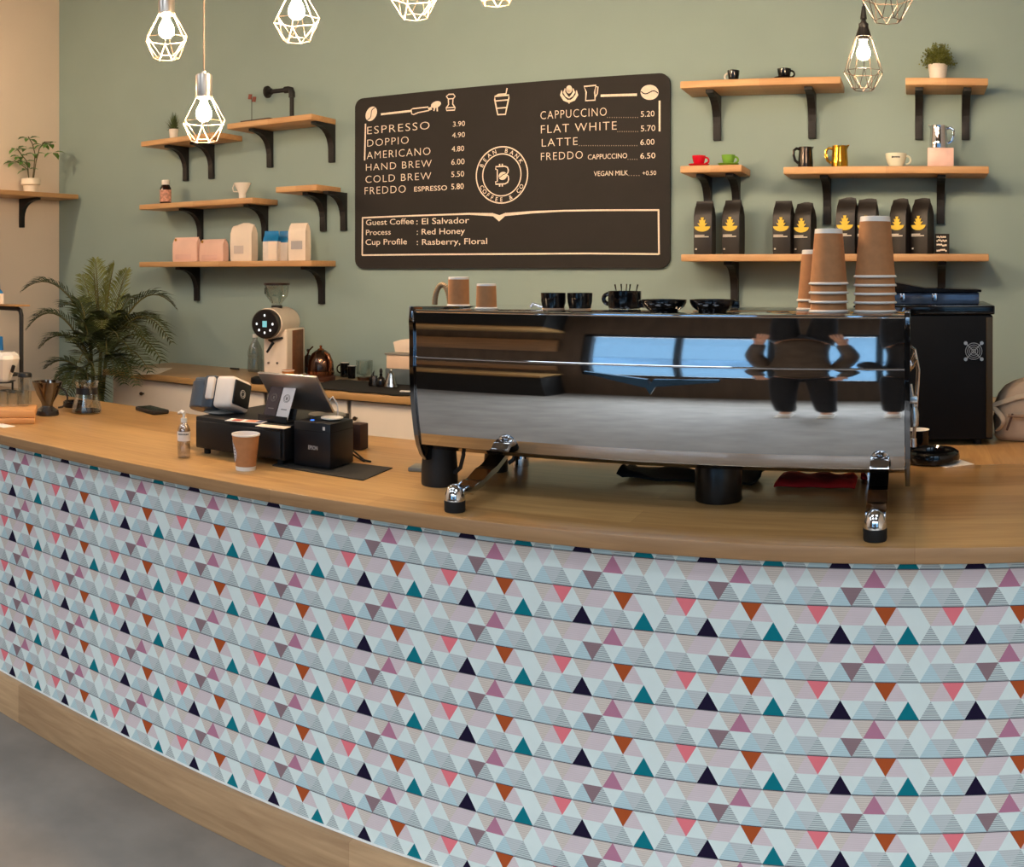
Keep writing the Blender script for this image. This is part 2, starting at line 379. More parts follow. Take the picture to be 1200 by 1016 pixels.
knobpx = [(168, 461), None, (418, 490), None, None]
clab = ['cream base cabinet at the free end of the back counter beside the palm', 'cream base cabinet behind the card terminal and tablet', 'cream base cabinet with dark knob behind the receipt printer', 'cream base cabinet behind the left end of the espresso machine', 'cream base cabinet behind the middle of the espresso machine']
for i in range(5):
    a, b = edges[i], edges[i+1]; w = b-a-.004
    t = thing('cabinet', clab[i], 'cabinet', ((a+b)/2, YK+.05, 0), 0, 'base cabinets of the back counter')
    m = MB(); m.box((0, .27, (ZT-.034)/2), (w, .52, ZT-.036)); m.build('carcass', GAPM, t)
    m = MB(); dw = w-.02; m.box((0, -.008, .492), (dw, .016, .915), bevel=.002)
    d = m.build('door', FRONT, t)
    if knobpx[i]:
        k = at(knobpx[i][0], knobpx[i][1], YK+.034); knob(d, (k.x-(a+b)/2, -.016, min(k.z, .91)))

# ------------------------------------------------------------------ shelves on the brackets
def bracket(m, x, yb, d, hgt):
    """cast bracket in the plane across the shelf: arm under the board, leg down the wall, curved gusset"""
    w = .036
    pts = [(0, 0), (0, -hgt), (-.022, -hgt), (-.022, -hgt*.62)]
    for k in range(7):
        t = k/6*PI/2; pts.append((-.022-(d*.62-.022)*(1-math.cos(t)), -.018-(hgt*.62-.018)*(1-math.sin(t))))
    pts += [(-d*.8, -.016), (-d*.8, 0)]
    m.prism([(x-w/2, yb+p[0], p[1]) for p in pts], (w, 0, 0), bevel=.002)
def shelf(label, xl, xr, yt, br, depth=.235, thick=.032, group='pine wall shelves', yref=None, hb=.21):
    """XL, XR: front corners in photo columns; YT: row of the top front edge at column YREF"""
    YFr = YB-depth-.001
    a = at(xl, yt, YFr).x; b = at(xr, yt, YFr).x; z = at(yref or (xl+xr)/2, yt, YFr).z
    t = thing('wall_shelf', label, 'shelf', ((a+b)/2, YB-.001, z), 0, group)
    m = MB(); m.box((0, -depth/2, -thick/2), (b-a, depth, thick), bevel=.004); m.build('board', SHELFWOOD, t)
    for p in br:
        m = MB(); bracket(m, at(p, yt, YB-.12).x-(a+b)/2, -.001, depth, hb)
        o = m.build('bracket', BLACKM, t, angle=30); o.location.z = -thick-.0005
    t['zt'] = z
    del t['zt']
    return a, b, z
SH = {}
SH['R1'] = shelf('upper pine shelf between the menu board and the hanging teardrop lamp', 797, 985, 91.5, (835, 949))
SH['R2'] = shelf('short pine shelf carrying the round grass pot', 1061, 1158, 91, (1077, 1133))
SH['R3'] = shelf('short pine shelf carrying the red and the green cup', 797, 869, 193.5, (824, 858))
SH['R4'] = shelf('pine shelf carrying the metal milk jugs and pink marble block', 918, 1159, 194.5, (967, 1103))
SH['R5'] = shelf('long pine shelf carrying the row of black coffee bags', 798, 1159, 297.5, (856, 1104))
SH['S1'] = shelf('short pine shelf carrying the small grass pot, behind a lamp', 165, 254, 166, (204, 234), yref=165)
SH['S2'] = shelf('pine shelf carrying the black pipe fitting', 266, 365, 133, (303, 376), yref=365)
SH['S3'] = shelf('pine shelf carrying the dark jar and the white dripper', 163, 296, 240, (221, 297), yref=163)
SH['S4'] = shelf('short empty pine shelf beside the menu board', 323, 371, 216, (366, 390), yref=371)
SH['S5'] = shelf('long pine shelf carrying the pink, white and blue bags', 163, 365, 307, (217, 364), yref=163)
# the shelf on the white side wall
XF = XL+.25
pe = atX(92, 228, XF); zs = pe.z
t = thing('wall_shelf', 'pine shelf on the cream side wall carrying the leafy plant', 'shelf', (XL+.001, pe.y, zs), 0, 'pine wall shelves')
m = MB(); m.box((.125, -.75, -.016), (.25, 1.5, .032), bevel=.004); m.build('board', wood('pine_shelf_wood_cross', (214, 172, 122), (184, 136, 88), 'Y', (2.5, .3), .5), t)
for yy in (-.32, -1.2):
    m = MB(); bracket(m, 0, 0, .25, .2); o = m.build('bracket', BLACKM, t, angle=30); o.location = (.002, yy, -.0325); o.rotation_euler = (0, 0, PI/2)
# ------------------------------------------------------------------ menu board
YBD = YB-.022
def bp(x, y): return at(x, y, YBD)
bc = bp(600, 205)
bd = thing('menu_board', 'large black chalkboard menu with white lettering on the green wall', 'chalkboard', bc)
x0, x1 = bp(416, 250).x-bc.x, bp(785, 200).x-bc.x; z1 = H+240.5/F*YBD-bc.z; z0 = H+3.8/F*YBD-bc.z; rr = .05
poly = []
for cx, cz, a0 in ((x1-rr, z1-rr, 0), (x0+rr, z1-rr, 90), (x0+rr, z0+rr, 180), (x1-rr, z0+rr, 270)):
    for k in range(7): a = math.radians(a0+15*k); poly.append((cx+rr*math.cos(a), 0, cz+rr*math.sin(a)))
m = MB(); m.prism(poly, (0, .02, 0)); m.build('board', BOARD, bd, smooth=False)
def L(x, y, dy=-.0012): p = bp(x, y); return Vector((p.x-bc.x, dy, p.z-bc.z))
def ribbon(m, pts, w, closed=False):
    """flat chalk line through photo points; W in metres (number or one per point)"""
    P = [L(*p) if not isinstance(p, Vector) else p for p in pts]; n = len(P); a = []; b = []
    for i, p in enumerate(P):
        q0 = P[(i-1) % n] if (closed or i) else p; q1 = P[(i+1) % n] if (closed or i < n-1) else p
        d = (q1-q0).normalized(); nn = Vector((-d.z, 0, d.x)); ww = w[i] if isinstance(w, (list, tuple)) else w
        a.append(m.bm.verts.new(p+nn*ww/2)); b.append(m.bm.verts.new(p-nn*ww/2))
    for i in range(n if closed else n-1):
        j = (i+1) % n; m.bm.faces.new([a[i], a[j], b[j], b[i]])
def blob(m, c, rx, rz, n=24, rot=0.0, dy=0.0):
    c = L(*c) if not isinstance(c, Vector) else c
    vs = []
    for i in range(n):
        a = 2*PI*i/n; u, v = rx*math.cos(a), rz*math.sin(a)
        vs.append(m.bm.verts.new(c+Vector((u*math.cos(rot)-v*math.sin(rot), dy, u*math.sin(rot)+v*math.cos(rot)))))
    m.bm.faces.new(vs)
def chalk(m, name, mm=None): return m.build(name, mm or CHALK, bd, smooth=False, fix=False)
FR = (PI/2, 0, 0)
CAP = .73
def line(s, xl, yl, xr, yr, cap, thin=-.012, name='menu_lettering', space=1.0, mm=None):
    a, b = L(xl, yl), L(xr, yr); w = b.x-a.x
    me = text_mesh(s, 1.0, None, thin=thin/1.0, space=space)
    k = px(cap, bp((xl+xr)/2, yl))/CAP
    xs = [v.co.x for v in me.vertices]; q0, q1 = min(xs), max(xs)
    # one part per written word
    spans = sorted((min(me.vertices[i].co.x for i in p.vertices), max(me.vertices[i].co.x for i in p.vertices), p.index) for p in me.polygons)
    words, end = [[]], spans[0][1]
    for lo, hi, i in spans:
        if lo-end > .2: words.append([])
        words[-1].append(i); end = max(end, hi)
    for wd in words:
        vid = sorted({i for f in wd for i in me.polygons[f].vertices}); at_ = {v: n for n, v in enumerate(vid)}
        m2 = bpy.data.meshes.new(name); m2.from_pydata([((me.vertices[i].co.x-q0)/(q1-q0)*w, me.vertices[i].co.y*k, 0) for i in vid], [], [[at_[i] for i in me.polygons[f].vertices] for f in wd]); m2.materials.append(mm or CHALK)
        o = bpy.data.objects.new(name, m2); C.objects.link(o); o.parent = bd; o.location = a; o.rotation_euler = FR
    bpy.data.meshes.remove(me)
for s, xl, yl, xr, yr, cap in (('E S P R E S S O', 430.5, 157.5, 503.5, 152, 9.6), ('D O P P I O', 430.5, 172, 479, 168, 9), ('A M E R I C A N O', 430, 186.5, 504.5, 181.5, 9.3), ('H A N D   B R E W', 429, 200.3, 506, 195, 8.8),
    ('C O L D   B R E W', 428.5, 214.5, 505.5, 210.5, 9), ('F R E D D O', 427.5, 228, 475.5, 225, 9.2), ('C A P P U C C I N O', 633.5, 140, 711, 138, 10.2), ('F L A T   W H I T E', 634, 156.5, 722.7, 155, 10.4),
    ('L A T T E', 635, 172, 677, 171, 9.8), ('F R E D D O', 634, 188, 683, 187.5, 9.6)):
    s = ' '.join(w.replace(' ', '') for w in s.split('   '))        # wide hand lettering with small gaps
    line(s, xl, yl, xr, yr, cap, -.012, space=1.16)
for s, xl, yl, xr, yr, cap in (('ESPRESSO', 485.5, 224.5, 524, 223, 6), ('CAPPUCCINO', 689, 187, 735, 187, 6.2), ('VEGAN MILK', 696, 206.5, 736, 206.5, 6), ('+0.50', 753, 205.5, 769, 205.5, 5.4),
    ('3.90', 531, 148.5, 545, 148, 6.2), ('4.90', 530, 161.5, 545, 161, 6.2), ('4.80', 529.5, 177.8, 544, 177.5, 6.6), ('6.00', 529, 193.2, 544.5, 193, 7), ('5.50', 529, 207.5, 544, 207.2, 6.8), ('5.80', 529, 222, 543.5, 221.8, 7),
    ('5.20', 751, 137, 767, 137, 7), ('5.70', 751, 154, 768, 154, 7.2), ('6.00', 750.5, 170, 767, 170, 7), ('6.50', 750.5, 186, 768, 186, 7)):
    line(s, xl, yl, xr, yr, cap, .0, name='price_lettering' if s[-1] == '0' else 'menu_lettering')
for s, xl, yl, xr, yr, cap in (('Guest Coffee', 429, 264, 485, 263, 7), (': El Salvador', 488, 263, 550, 262.5, 7.4), ('Process', 429, 275.5, 458, 275.2, 6.6), (': Red Honey', 488.5, 275, 545, 275, 7.2), ('Cup Profile', 428.5, 287, 477, 286.5, 7), (': Rasberry, Floral', 488.5, 287, 571, 289.5, 7.2)):
    line(s, xl, yl, xr, yr, cap, .004, name='note_lettering')
GREYCHALK = mat('faint_chalk', (150, 136, 120), .9)
for xa, xb, y in ((712, 750, 138), (724, 750, 154.5), (679, 749, 171), (736, 749, 187), (737, 752, 206)):
    n = int((xb-xa)/2.6); m = MB()
    for k in range(n): blob(m, (xa+(xb-xa)*k/n, y-.3), .0028, .0028, 6)
    chalk(m, 'dotted_leader', GREYCHALK)
m = MB()
w = .0085
ribbon(m, [(425, 255), (424.6, 299)], w); ribbon(m, [(424.2, 299), (500, 298.2), (600, 297.6), (690, 297), (772, 297.8)], w); ribbon(m, [(772.3, 298.3), (771.8, 246)], w)
ribbon(m, [(424.5, 255.3), (470, 253.3), (520, 251.6), (550, 250.6), (578, 251.6)], [w, w, w, .010, .016]); ribbon(m, [(592, 251.4), (625, 248.6), (660, 247), (700, 246.4), (772.5, 246.2)], [.016, .012, w, w, w])
m.face([L(577, 249.6), L(577.5, 253), L(585, 259.5), L(592.5, 252.8), L(593, 249.2), L(585.5, 252.2)])
ribbon(m, [(428.5, 145), (427.4, 188)], .009); ribbon(m, [(773, 118), (773, 154)], .009)
chalk(m, 'drawn_frame')
def bean(c, rx, rz, rot, name='drawn_bean'):
    m = MB(); blob(m, c, rx, rz, rot=rot); chalk(m, name)
    m = MB(); q = L(*c, dy=-.002); pts = []
    for k in range(9):
        t = k/4-1; u, v = rx*.95*t, rz*.26*math.sin(t*PI)
        pts.append(q+Vector((u*math.cos(rot)-v*math.sin(rot), 0, u*math.sin(rot)+v*math.cos(rot))))
    ribbon(m, pts, min(rx, rz)*.14); chalk(m, 'bean_crease', BOARD)
bean((435.2, 133.4), .042, .033, .9); bean((761.3, 108.3), .045, .036, -.15)
m = MB(); ribbon(m, [(704, 112.2), (746.5, 111)], .012); chalk(m, 'drawn_rule')
m = MB(); ribbon(m, [(446.5, 134), (482, 130)], .011)
ribbon(m, [(482, 128.3), (482.6, 133.6), (485, 134.2), (490, 132), (502.5, 129.6), (502, 125.4), (484, 127.4)], .0065, True)
ribbon(m, [(502, 128.2), (506, 126.8)], .016)
blob(m, (511, 122.6), .030, .017, rot=.2); ribbon(m, [(510, 125), (508.5, 130)], .008); ribbon(m, [(512.4, 125), (512.6, 130.5)], .008)
chalk(m, 'drawn_portafilter')
m = MB()
ribbon(m, [(523.2, 113), (526, 110.6), (531.5, 110.4), (533.4, 113), (531, 116), (530.6, 122), (533.4, 126), (533, 129), (523.4, 129.5), (523, 126.5), (525.8, 122.5), (525.5, 116)], .0065, True); ribbon(m, [(523.5, 126.4), (533, 125.8)], .006); ribbon(m, [(525.5, 116), (531, 115.6)], .006)
chalk(m, 'drawn_tamper')
m = MB()
ribbon(m, [(580, 113), (596.4, 111.4), (596.4, 115), (594, 126), (592.4, 134), (583.4, 134.4), (581.8, 126.4), (580, 117)], .0075, True); ribbon(m, [(580.3, 118.4), (596, 117)], .0065); ribbon(m, [(581.8, 127), (594, 126)], .0065); ribbon(m, [(581, 112.8), (584, 110.8), (593, 110), (594.4, 103.2)], .0075)
chalk(m, 'drawn_cup')
m = MB()
for s in (-1, 1):
    ribbon(m, [(667+s*8.6, 106), (667+s*9.2, 111), (667+s*5.6, 116.4), (667, 119.6)], [.004, .014, .016, .008]); ribbon(m, [(667+s*4.6, 103.6), (667+s*5.8, 108), (667+s*3.4, 112), (667, 115)], [.004, .012, .012, .006]); ribbon(m, [(667+s*2.6, 104.4), (667, 107.8)], .007)
blob(m, (667, 104.8), .016, .020); ribbon(m, [(667, 117), (667, 121.6)], [.010, .003])
chalk(m, 'drawn_tulip')
m = MB(); ribbon(m, [(684.6, 101.4), (698.4, 100), (697, 108), (697.4, 117.4), (686.4, 118), (687, 108)], .0075, True); ribbon(m, [(698, 101.5), (700.8, 102), (700, 110), (697.4, 114)], .007); chalk(m, 'drawn_jug')
# round emblem
lc = L(588, 205); m = MB()
for r, w in ((33/F*YBD/math.cos(th(588)), .0065), (24.6/F*YBD/math.cos(th(588)), .006)):
    ribbon(m, [lc+Vector((r*math.cos(2*PI*k/64), 0, r*math.sin(2*PI*k/64))) for k in range(64)], w, True)
chalk(m, 'emblem_ring')
EM = mat('emblem_cream', (214, 198, 160), .9)
rt = 28.8/F*YBD/math.cos(th(588))
def arc_text(s, a0, a1, flip):
    n = len(s)
    for i, ch in enumerate(s):
        if ch == ' ': continue
        a = math.radians(a0+(a1-a0)*i/(n-1)); k = .030
        me = text_mesh(ch, k, None, thin=.0003, align='CENTER'); me.materials.clear(); me.materials.append(CHALK)
        ro = (a-PI/2) if not flip else (a+PI/2)
        o = bpy.data.objects.new('emblem_letter', me); C.objects.link(o); o.parent = bd
        off = -.36*k
        o.location = lc+Vector((rt*math.cos(a), 0, rt*math.sin(a)))+Vector((-math.sin(ro)*off, 0, math.cos(ro)*off))
        o.rotation_euler = (PI/2, -ro, 0)
arc_text('BEAN BANK', 155, 32, False); arc_text('COFFEE & CO', 208, 330, True)
m = MB(); u = px(1, bp(588, 205))
def e(a, b): return lc+Vector((a*u, 0, b*u))
ribbon(m, [e(-7.6, 10), e(4, 10), e(7.4, 8.6), e(8.6, 5.4), e(8, 2.4), e(6.4, .4), e(8.4, -2), e(9, -5.4), e(7.8, -8.8), e(4.4, -10.6), e(-7.8, -10.6), e(-7.8, -7.6), e(-5.6, -7.4), e(-5.6, 6.4), e(-7.6, 6.8)], 1.5*u, True)
for a in (-2.6, .8):
    ribbon(m, [e(a, 10), e(a, 13)], 1.7*u); ribbon(m, [e(a, -10.6), e(a, -13.6)], 1.7*u)
chalk(m, 'emblem_mark')
m = MB(); blob(m, e(1.4, -1.2), 5.4*u, 4.7*u, rot=.3); chalk(m, 'emblem_bean')
m = MB(); ribbon(m, [e(-3.6, -3)+Vector((0, -.001, 0)), e(-1, -2)+Vector((0, -.001, 0)), e(2, .2)+Vector((0, -.001, 0)), e(6, 1.4)+Vector((0, -.001, 0))], .8*u); chalk(m, 'emblem_crease', BOARD)

# ------------------------------------------------------------------ pendant lamps
GLOW = mat('warm_bulb', (255, 220, 170), .3, emit=(255, 218, 174), es=500, var=.02)
SOCK = mat('nickel_socket', (186, 180, 172), .28, .9, var=.05)
WIRE_C = mat('pale_copper_wire', (236, 206, 172), .35, .55, var=.04)
WIRE_D = mat('dark_bronze_wire', (60, 46, 36), .4, .6, var=.1)
CORD = mat('lamp_cord', (120, 104, 88), .6)
CORDB = mat('black_lamp_cord', (24, 22, 22), .6)
def pendant(label, x, yb, half, drop, tear=False):
    """x: column of the bulb; yb: row of the cage's lowest point; half: half width of the cage in pixels; drop: distance from the camera plane"""
    s = None
    pb = at(x, yb, drop); R0 = px(half, pb)
    hgt = R0*(2.05 if not tear else 3.35)
    z = pb.z+hgt
    t = thing('pendant_lamp', label, 'lamp', (pb.x, pb.y, z), .3, 'cage pendant lamps over the bar')
    n = 6 if not tear else 7
    rt_, zw, rb, zb = (R0*.30, -hgt*.60, R0*.56, -hgt) if not tear else (R0*.16, -hgt*.74, R0*.52, -hgt)
    top = [Vector((rt_*math.cos(2*PI*i/n), rt_*math.sin(2*PI*i/n), 0)) for i in range(n)]
    wa = [Vector((R0*math.cos(2*PI*i/n), R0*math.sin(2*PI*i/n), zw)) for i in range(n)]
    bo = [Vector((rb*math.cos(2*PI*(i+.5)/n), rb*math.sin(2*PI*(i+.5)/n), zb)) for i in range(n)]
    m = MB(); wr = .0012
    for i in range(n):
        j = (i+1) % n
        for a, b in ((top[i], wa[i]), (wa[i], wa[j]), (wa[i], bo[i]), (wa[j], bo[i]), (bo[i], bo[j]), (top[i], top[j])): m.tube([a, b], wr, 6)
    m.build('cage', WIRE_D if tear else WIRE_C, t)
    so = MB()
    if tear:
        so.lathe([(0, .01), (R0*.10, .012), (R0*.16, -.005), (R0*.40, -hgt*.22), (R0*.36, -hgt*.22), (R0*.12, -.002), (0, .0)], n=24); so.lathe([(0, -.005), (.017, -.005), (.017, -hgt*.26), (0, -hgt*.26)], n=20)
        so.lathe([(0, .055), (.006, .055), (.012, .012), (0, .01)], n=16); zb_ = -hgt*.27
    else:
        so.lathe([(0, .078), (R0*.10, .078), (R0*.12, .07), (R0*.34, .066), (R0*.36, .062), (R0*.36, -.012), (R0*.30, -.016), (0, -.016)], n=28); zb_ = -.018
    so.build('lamp_holder', BLACKM if tear else SOCK, t)
    c = MB(); c.tube([(0, 0, .05 if tear else .077), (0, 0, ZC-z)], .0032, 8); c.lathe([(0, ZC-z-.02), (.045, ZC-z-.02), (.045, ZC-z-.001), (0, ZC-z-.001)], n=20); c.build('cord', CORDB if tear else CORD, t)
    k = R0*.345
    b = MB(); b.lathe([(0, zb_), (k*.42, zb_), (k*.45, zb_-k*.5), (k*.85, zb_-k*1.25), (k, zb_-k*1.8), (k*.88, zb_-k*2.35), (k*.5, zb_-k*2.72), (0, zb_-k*2.85)], n=24); b.build('bulb', GLOW, t)
P = [pendant('lit wire cage pendant lamp beyond the picture edge, before the cream side wall', -150, 95, 22, 2.7),
     pendant('lit wire cage pendant lamp nearest the cream side wall', 195, 68, 27, 2.5),
     pendant('lit wire cage pendant lamp hanging lowest, in front of the grass pot shelf', 239, 165.5, 27, 2.5),
     pendant('lit wire cage pendant lamp above the shelf with the pipe fitting', 347.5, 47.5, 28.5, 2.6),
     pendant('wire cage pendant lamp cut by the picture edge above the menu board emblem', 485.5, 20.5, 28.5, 2.75),
     pendant('wire cage pendant lamp of which only the lowest tip shows, over the menu board', 581, 4, 30, 2.75),
     pendant('lit dark wire teardrop pendant lamp beside the shelf with two espresso cups', 1012, 105, 23.5, 3.35, True),
     pendant('dark wire pendant lamp cut by the top picture edge, over the teardrop lamp', 1040, 24.5, 31, 2.75, True)]
# ------------------------------------------------------------------ espresso machine
XA, XB_ = 2.25*math.tan(th(494)), 2.25*math.tan(th(1060))     # ends of the polished back panel
ZTOP, ZCR, ZBOT = 1.468, 1.352, 1.118
mc = thing('espresso_machine', 'long polished steel espresso machine with black winged emblem, on the bar', 'espresso machine', ((XA+XB_)/2, 2.5, ZT))
mx, my = (XA+XB_)/2, 2.5; HW = (XB_-XA)/2
def al(z):       # tilt of the panel in degrees, + looks up
    if z > ZCR: t = (z-ZCR)/(ZTOP-ZCR); return A_UP[0]+(A_UP[1]-A_UP[0])*t
    t = (ZCR-z)/(ZCR-ZBOT)
    k = A_LO
    for (a, u), (b, v) in zip(k, k[1:]):
        if t <= b: return u+(v-u)*(t-a)/(b-a)
    return k[-1][1]
A_UP = (2.5, -8.0); A_LO = ((0, 2.0), (.12, -2.5), (.34, -4.6), (.45, -7.0), (1, -17.0))
NZ = 60
def prof(za, zb, y0):
    out = []; y = y0; dz = (zb-za)/NZ
    for i in range(NZ+1):
        z = za+dz*i; out.append((y, z)); y += -math.tan(math.radians(al(z+dz/2)))*abs(dz)*(1 if dz < 0 else -1)
    return out
YC = 2.215
lower = prof(ZCR, ZBOT, YC); upper = prof(ZCR+1e-4, ZTOP, YC)
def strip(pr, name, mm, dy=0.0):
    m = MB()
    rows = [[(-HW+(2*HW)*k/24, y-my+dy, z-ZT) for k in range(25)] for y, z in pr]
    m.grid(rows); return m.build(name, mm, mc, angle=80)
PANEL = mat('mirror_steel_panel', (190, 192, 196), .03, 1.0, var=.01)
pu = strip(upper, 'upper_back_panel', PANEL); pl = strip(lower, 'lower_back_panel', PANEL)
for o in (pu, pl):
    for p in o.data.polygons:
        if p.normal.y > 0: p.flip()
yb, zb = lower[-1]; yt, zt_ = upper[-1]
m = MB(); m.tube([(-HW, YC-my-.001, ZCR-ZT), (HW, YC-my-.001, ZCR-ZT)], .0022, 8); m.build('panel_crease', CHROME, mc)
# body behind the panel, top tray with raised rim, dished underside lip
m = MB()
sect = [(y+.006, z) for y, z in reversed(upper)][::6] + [(y+.006, z) for y, z in lower][::6] + [(yb+.05, zb-.012), (2.72, 1.10), (2.76, 1.2), (2.74, ZTOP-.01)]
m.prism([(-HW+.004, y-my, z-ZT) for y, z in sect], (2*HW-.008, 0, 0)); m.build('body', mat('dark_machine_body', (40, 40, 42), .4, .3), mc, angle=25)
m = MB(); m.box((0, (yt+2.74)/2-my, ZTOP-ZT+.002), (2*HW, 2.74-yt, .006), bevel=.002); m.build('cup_tray', CHROME, mc)
m = MB(); m.tube([(-HW, yt-my+.002, ZTOP-ZT+.004), (HW, yt-my+.002, ZTOP-ZT+.004)], .004, 10); m.build('tray_rim', CHROME, mc)
m = MB(); m.prism([(-HW, yb-my-.001, zb-ZT), (-HW, yb-my+.055, zb-ZT-.02), (-HW, yb-my+.07, zb-ZT-.006), (-HW, yb-my+.01, zb-ZT+.004)], (2*HW, 0, 0)); m.build('bottom_lip', mat('wood_reflection_steel', (150, 120, 90), .15, 1.0), mc)  # steel tinted brown: the worktop's reflection put into the colour
# side panels proud of the back panel, carried on below it and swept back
side = [(y-.008, z) for y, z in reversed(upper)][::6] + [(y-.008, z) for y, z in lower][::6] + [(yb+.012, zb-.03), (yb+.035, zb-.048), (yb+.07, zb-.052), (2.62, 1.09), (2.78, 1.2), (2.76, ZTOP+.0)]
side[0] = (side[0][0]+.004, side[0][1]+.016)
for s in (-1, 1):
    m = MB(); xx = s*(HW+.007)
    m.prism([(xx-.006, y-my, z-ZT) for y, z in side], (.012, 0, 0), bevel=.0025); m.build('side_panel', mat('dark_chrome', (120, 122, 128), .06, 1.0), mc, angle=25)
# winged emblem, standing off the panel
ex = at(762, 448, 2.21).x-mx
ye = min(y for y, z in lower)-my-.004
u = 2.25/F
pts = [(-84, 10.5), (-8, 3.4), (-4, 3.2), (0, -3), (4, 3.4), (8, 3.4), (84, 4.6), (84, 2.2), (10, -5), (5.6, -6), (0, -14.5), (-5.6, -6.4), (-10, -6), (-86, 8.6)]
m = MB(); zc = at(762, 448, 2.21).z-ZT
m.prism([(ex+a*u, ye-.003, zc+b*u) for a, b in pts], (0, .012, 0)); m.build('wing_emblem', BLACKG, mc, smooth=False)
# legs: polished arm sweeping back and up from a domed foot
def leg(px_, py_, lean):
    p = on(px_, py_-4, ZT); x, y = p.x-mx, max(p.y, 2.085)-my
    m = MB(); r = .025
    m.lathe([(0, .026), (r, .026), (r*1.02, .032), (r*.96, .043), (r*.72, .058), (r*.35, .066), (0, .068)], (x, y, 0), 24); 
    arm = [(0, .006, .046), (0, .035, .050), (0, .055, .038), (0, .09, .050), (0, .115, .046), (0, .16, .066), (0, .20, .066), (0, .25, .090), (0, .29, .100), (0, .32, .135)]
    m.prism([(x-.023, y+b, c+.008) for a, b, c in arm]+[(x-.023, y+b, c-.008) for a, b, c in reversed(arm)], (.046, 0, 0), bevel=.003)
    o = m.build('leg', mat('satin_chrome', (216, 216, 218), .1, 1.0, var=.01), mc)
    k = MB(); k.lathe([(0, 0), (r*.98, 0), (r*1.04, .004), (r*1.04, .027), (0, .027)], (x, y, 0), 24); k.build('rubber_foot', RUBBER, o)
leg(533, 603, 0); leg(1025.5, 637, 0)
for sx in (-1, 1):
    m = MB(); m.lathe([(0, 0), (.026, 0), (.026, .03), (.02, .06), (.02, .12), (0, .12)], (sx*(HW-.1), 2.68-my, 0), 20); m.build('leg', CHROME, mc)
# barista side: group heads with portafilters, steam wands
for k in (-1, 0, 1):
    m = MB(); gx = k*.34
    m.lathe([(0, 0), (.035, 0), (.036, .05), (.03, .07), (.03, .12), (0, .12)], (gx, 2.80-my, .18), 24); m.box((gx, 2.78-my, .31), (.09, .12, .05), bevel=.01); g = m.build('group_head', CHROME, mc)
    m = MB(); m.lathe([(0, 0), (.02, 0), (.033, .012), (.034, .035), (0, .035)], (gx, 2.80-my, .145), 24); m.tube([(gx, 2.83-my, .16), (gx, 2.95-my, .15)], [.011, .014], 10); m.build('portafilter', BLACKM, g)
for s in (-1, 1):
    m = MB(); X = s*(HW+.022)
    m.tube([(X-s*.01, 2.74-my, .37), (X, 2.78-my, .36), (X+s*.012, 2.79-my, .30), (X+s*.006, 2.80-my, .20), (X-s*.002, 2.82-my, .09)], .0055, 10); m.lathe([(0, 0), (.009, .004), (.009, .03), (0, .034)], (X-s*.002, 2.82-my, .07), 14)
    m.build('steam_wand', CHROME, mc)
m = MB()     # the fan-shaped steam lever at the end of the machine
lv = at(1068, 430, 2.5); X = lv.x-mx; Z = lv.z-ZT
for k in range(4):
    a = math.radians(35+k*14); m.tube([(X-.008, .02, Z-.02+.006*k), (X+.012*math.cos(a)+.004, .0, Z+.02+.006*k)], .0028, 8)
m.ball((X-.006, .02, Z+.005), .016, 14); m.build('steam_lever', CHROME, mc)
m = MB(); q = at(1070, 480, 2.5); X = q.x-mx; Z = q.z-ZT
m.tube([(X-.008, .05, Z+.06), (X, .05, Z+.01), (X+.004, .05, Z-.04)], .006, 10); m.box((X, .05, Z+.02), (.026, .03, .02), bevel=.004); m.lathe([(0, 0), (.012, 0), (.014, .03), (.01, .05), (0, .05)], (X+.002, .05, Z-.05), 16); m.build('water_spout', STEEL, mc)
m = MB(); m.box((0, 2.68-my, .125), (2*HW-.1, .2, .03), bevel=.006); m.build('drip_tray', STEEL, mc)
ZM = ZTOP+.0055        # standing height on the cup tray

# ------------------------------------------------------------------ cups and stacks on the machine
def kraft_cup(h, rt_, rb, name='paper_cup'):
    """paper cup standing on its rim; white base band on top"""
    m = MB(); m.lathe([(rt_+.003, .0005), (rt_+.0036, .003), (rt_+.0008, .0062), (rt_-.004, .0056), (rt_-.003, .0012)], n=40, close=True); rim = m
    return rim
def cup_things(label, loc, h, rt_, rb, group, first=None, upright=False):
    if first is not None:
        return dup(first, loc=loc, label=label)
    t = thing('paper_cup', label, 'paper cup', loc, 0, group)
    hb = h*.085
    rr_ = lambda z: rt_+(rb-rt_)*z/h
    m = MB(); m.lathe([(rr_(.003), .003), (rr_(h-hb), h-hb), (rr_(h-hb)-.0006, h-hb), (rr_(.003)-.0006, .003)], n=40, close=True); m.build('sleeve', KRAFT, t)
    m = MB(); m.lathe([(rr_(h-hb), h-hb), (rb, h-.001), (rb-.001, h), (rb-.004, h), (rb-.004, h-hb*.6), (0, h-hb*.6), (0, h-hb*.7), (rr_(h-hb)-.002, h-hb)], n=40, close=False); m.build('base_band', WHITEC, t)
    m = MB(); m.lathe([(rt_+.003, .0003), (rt_+.0038, .003), (rt_+.001, .0062), (rt_-.003, .0056), (rt_-.003, .0008)], n=40, close=True); m.build('rim', WHITEC, t)
    m = MB(); m.lathe([(rr_(.003)-.0012, .002), (rr_(h-hb)-.002, h-hb), (0, h-hb-.001)], n=40); m.build('lining', WHITEP, t)
    return t
ordn = ['lowest', 'second', 'third', 'fourth', 'fifth', 'sixth']
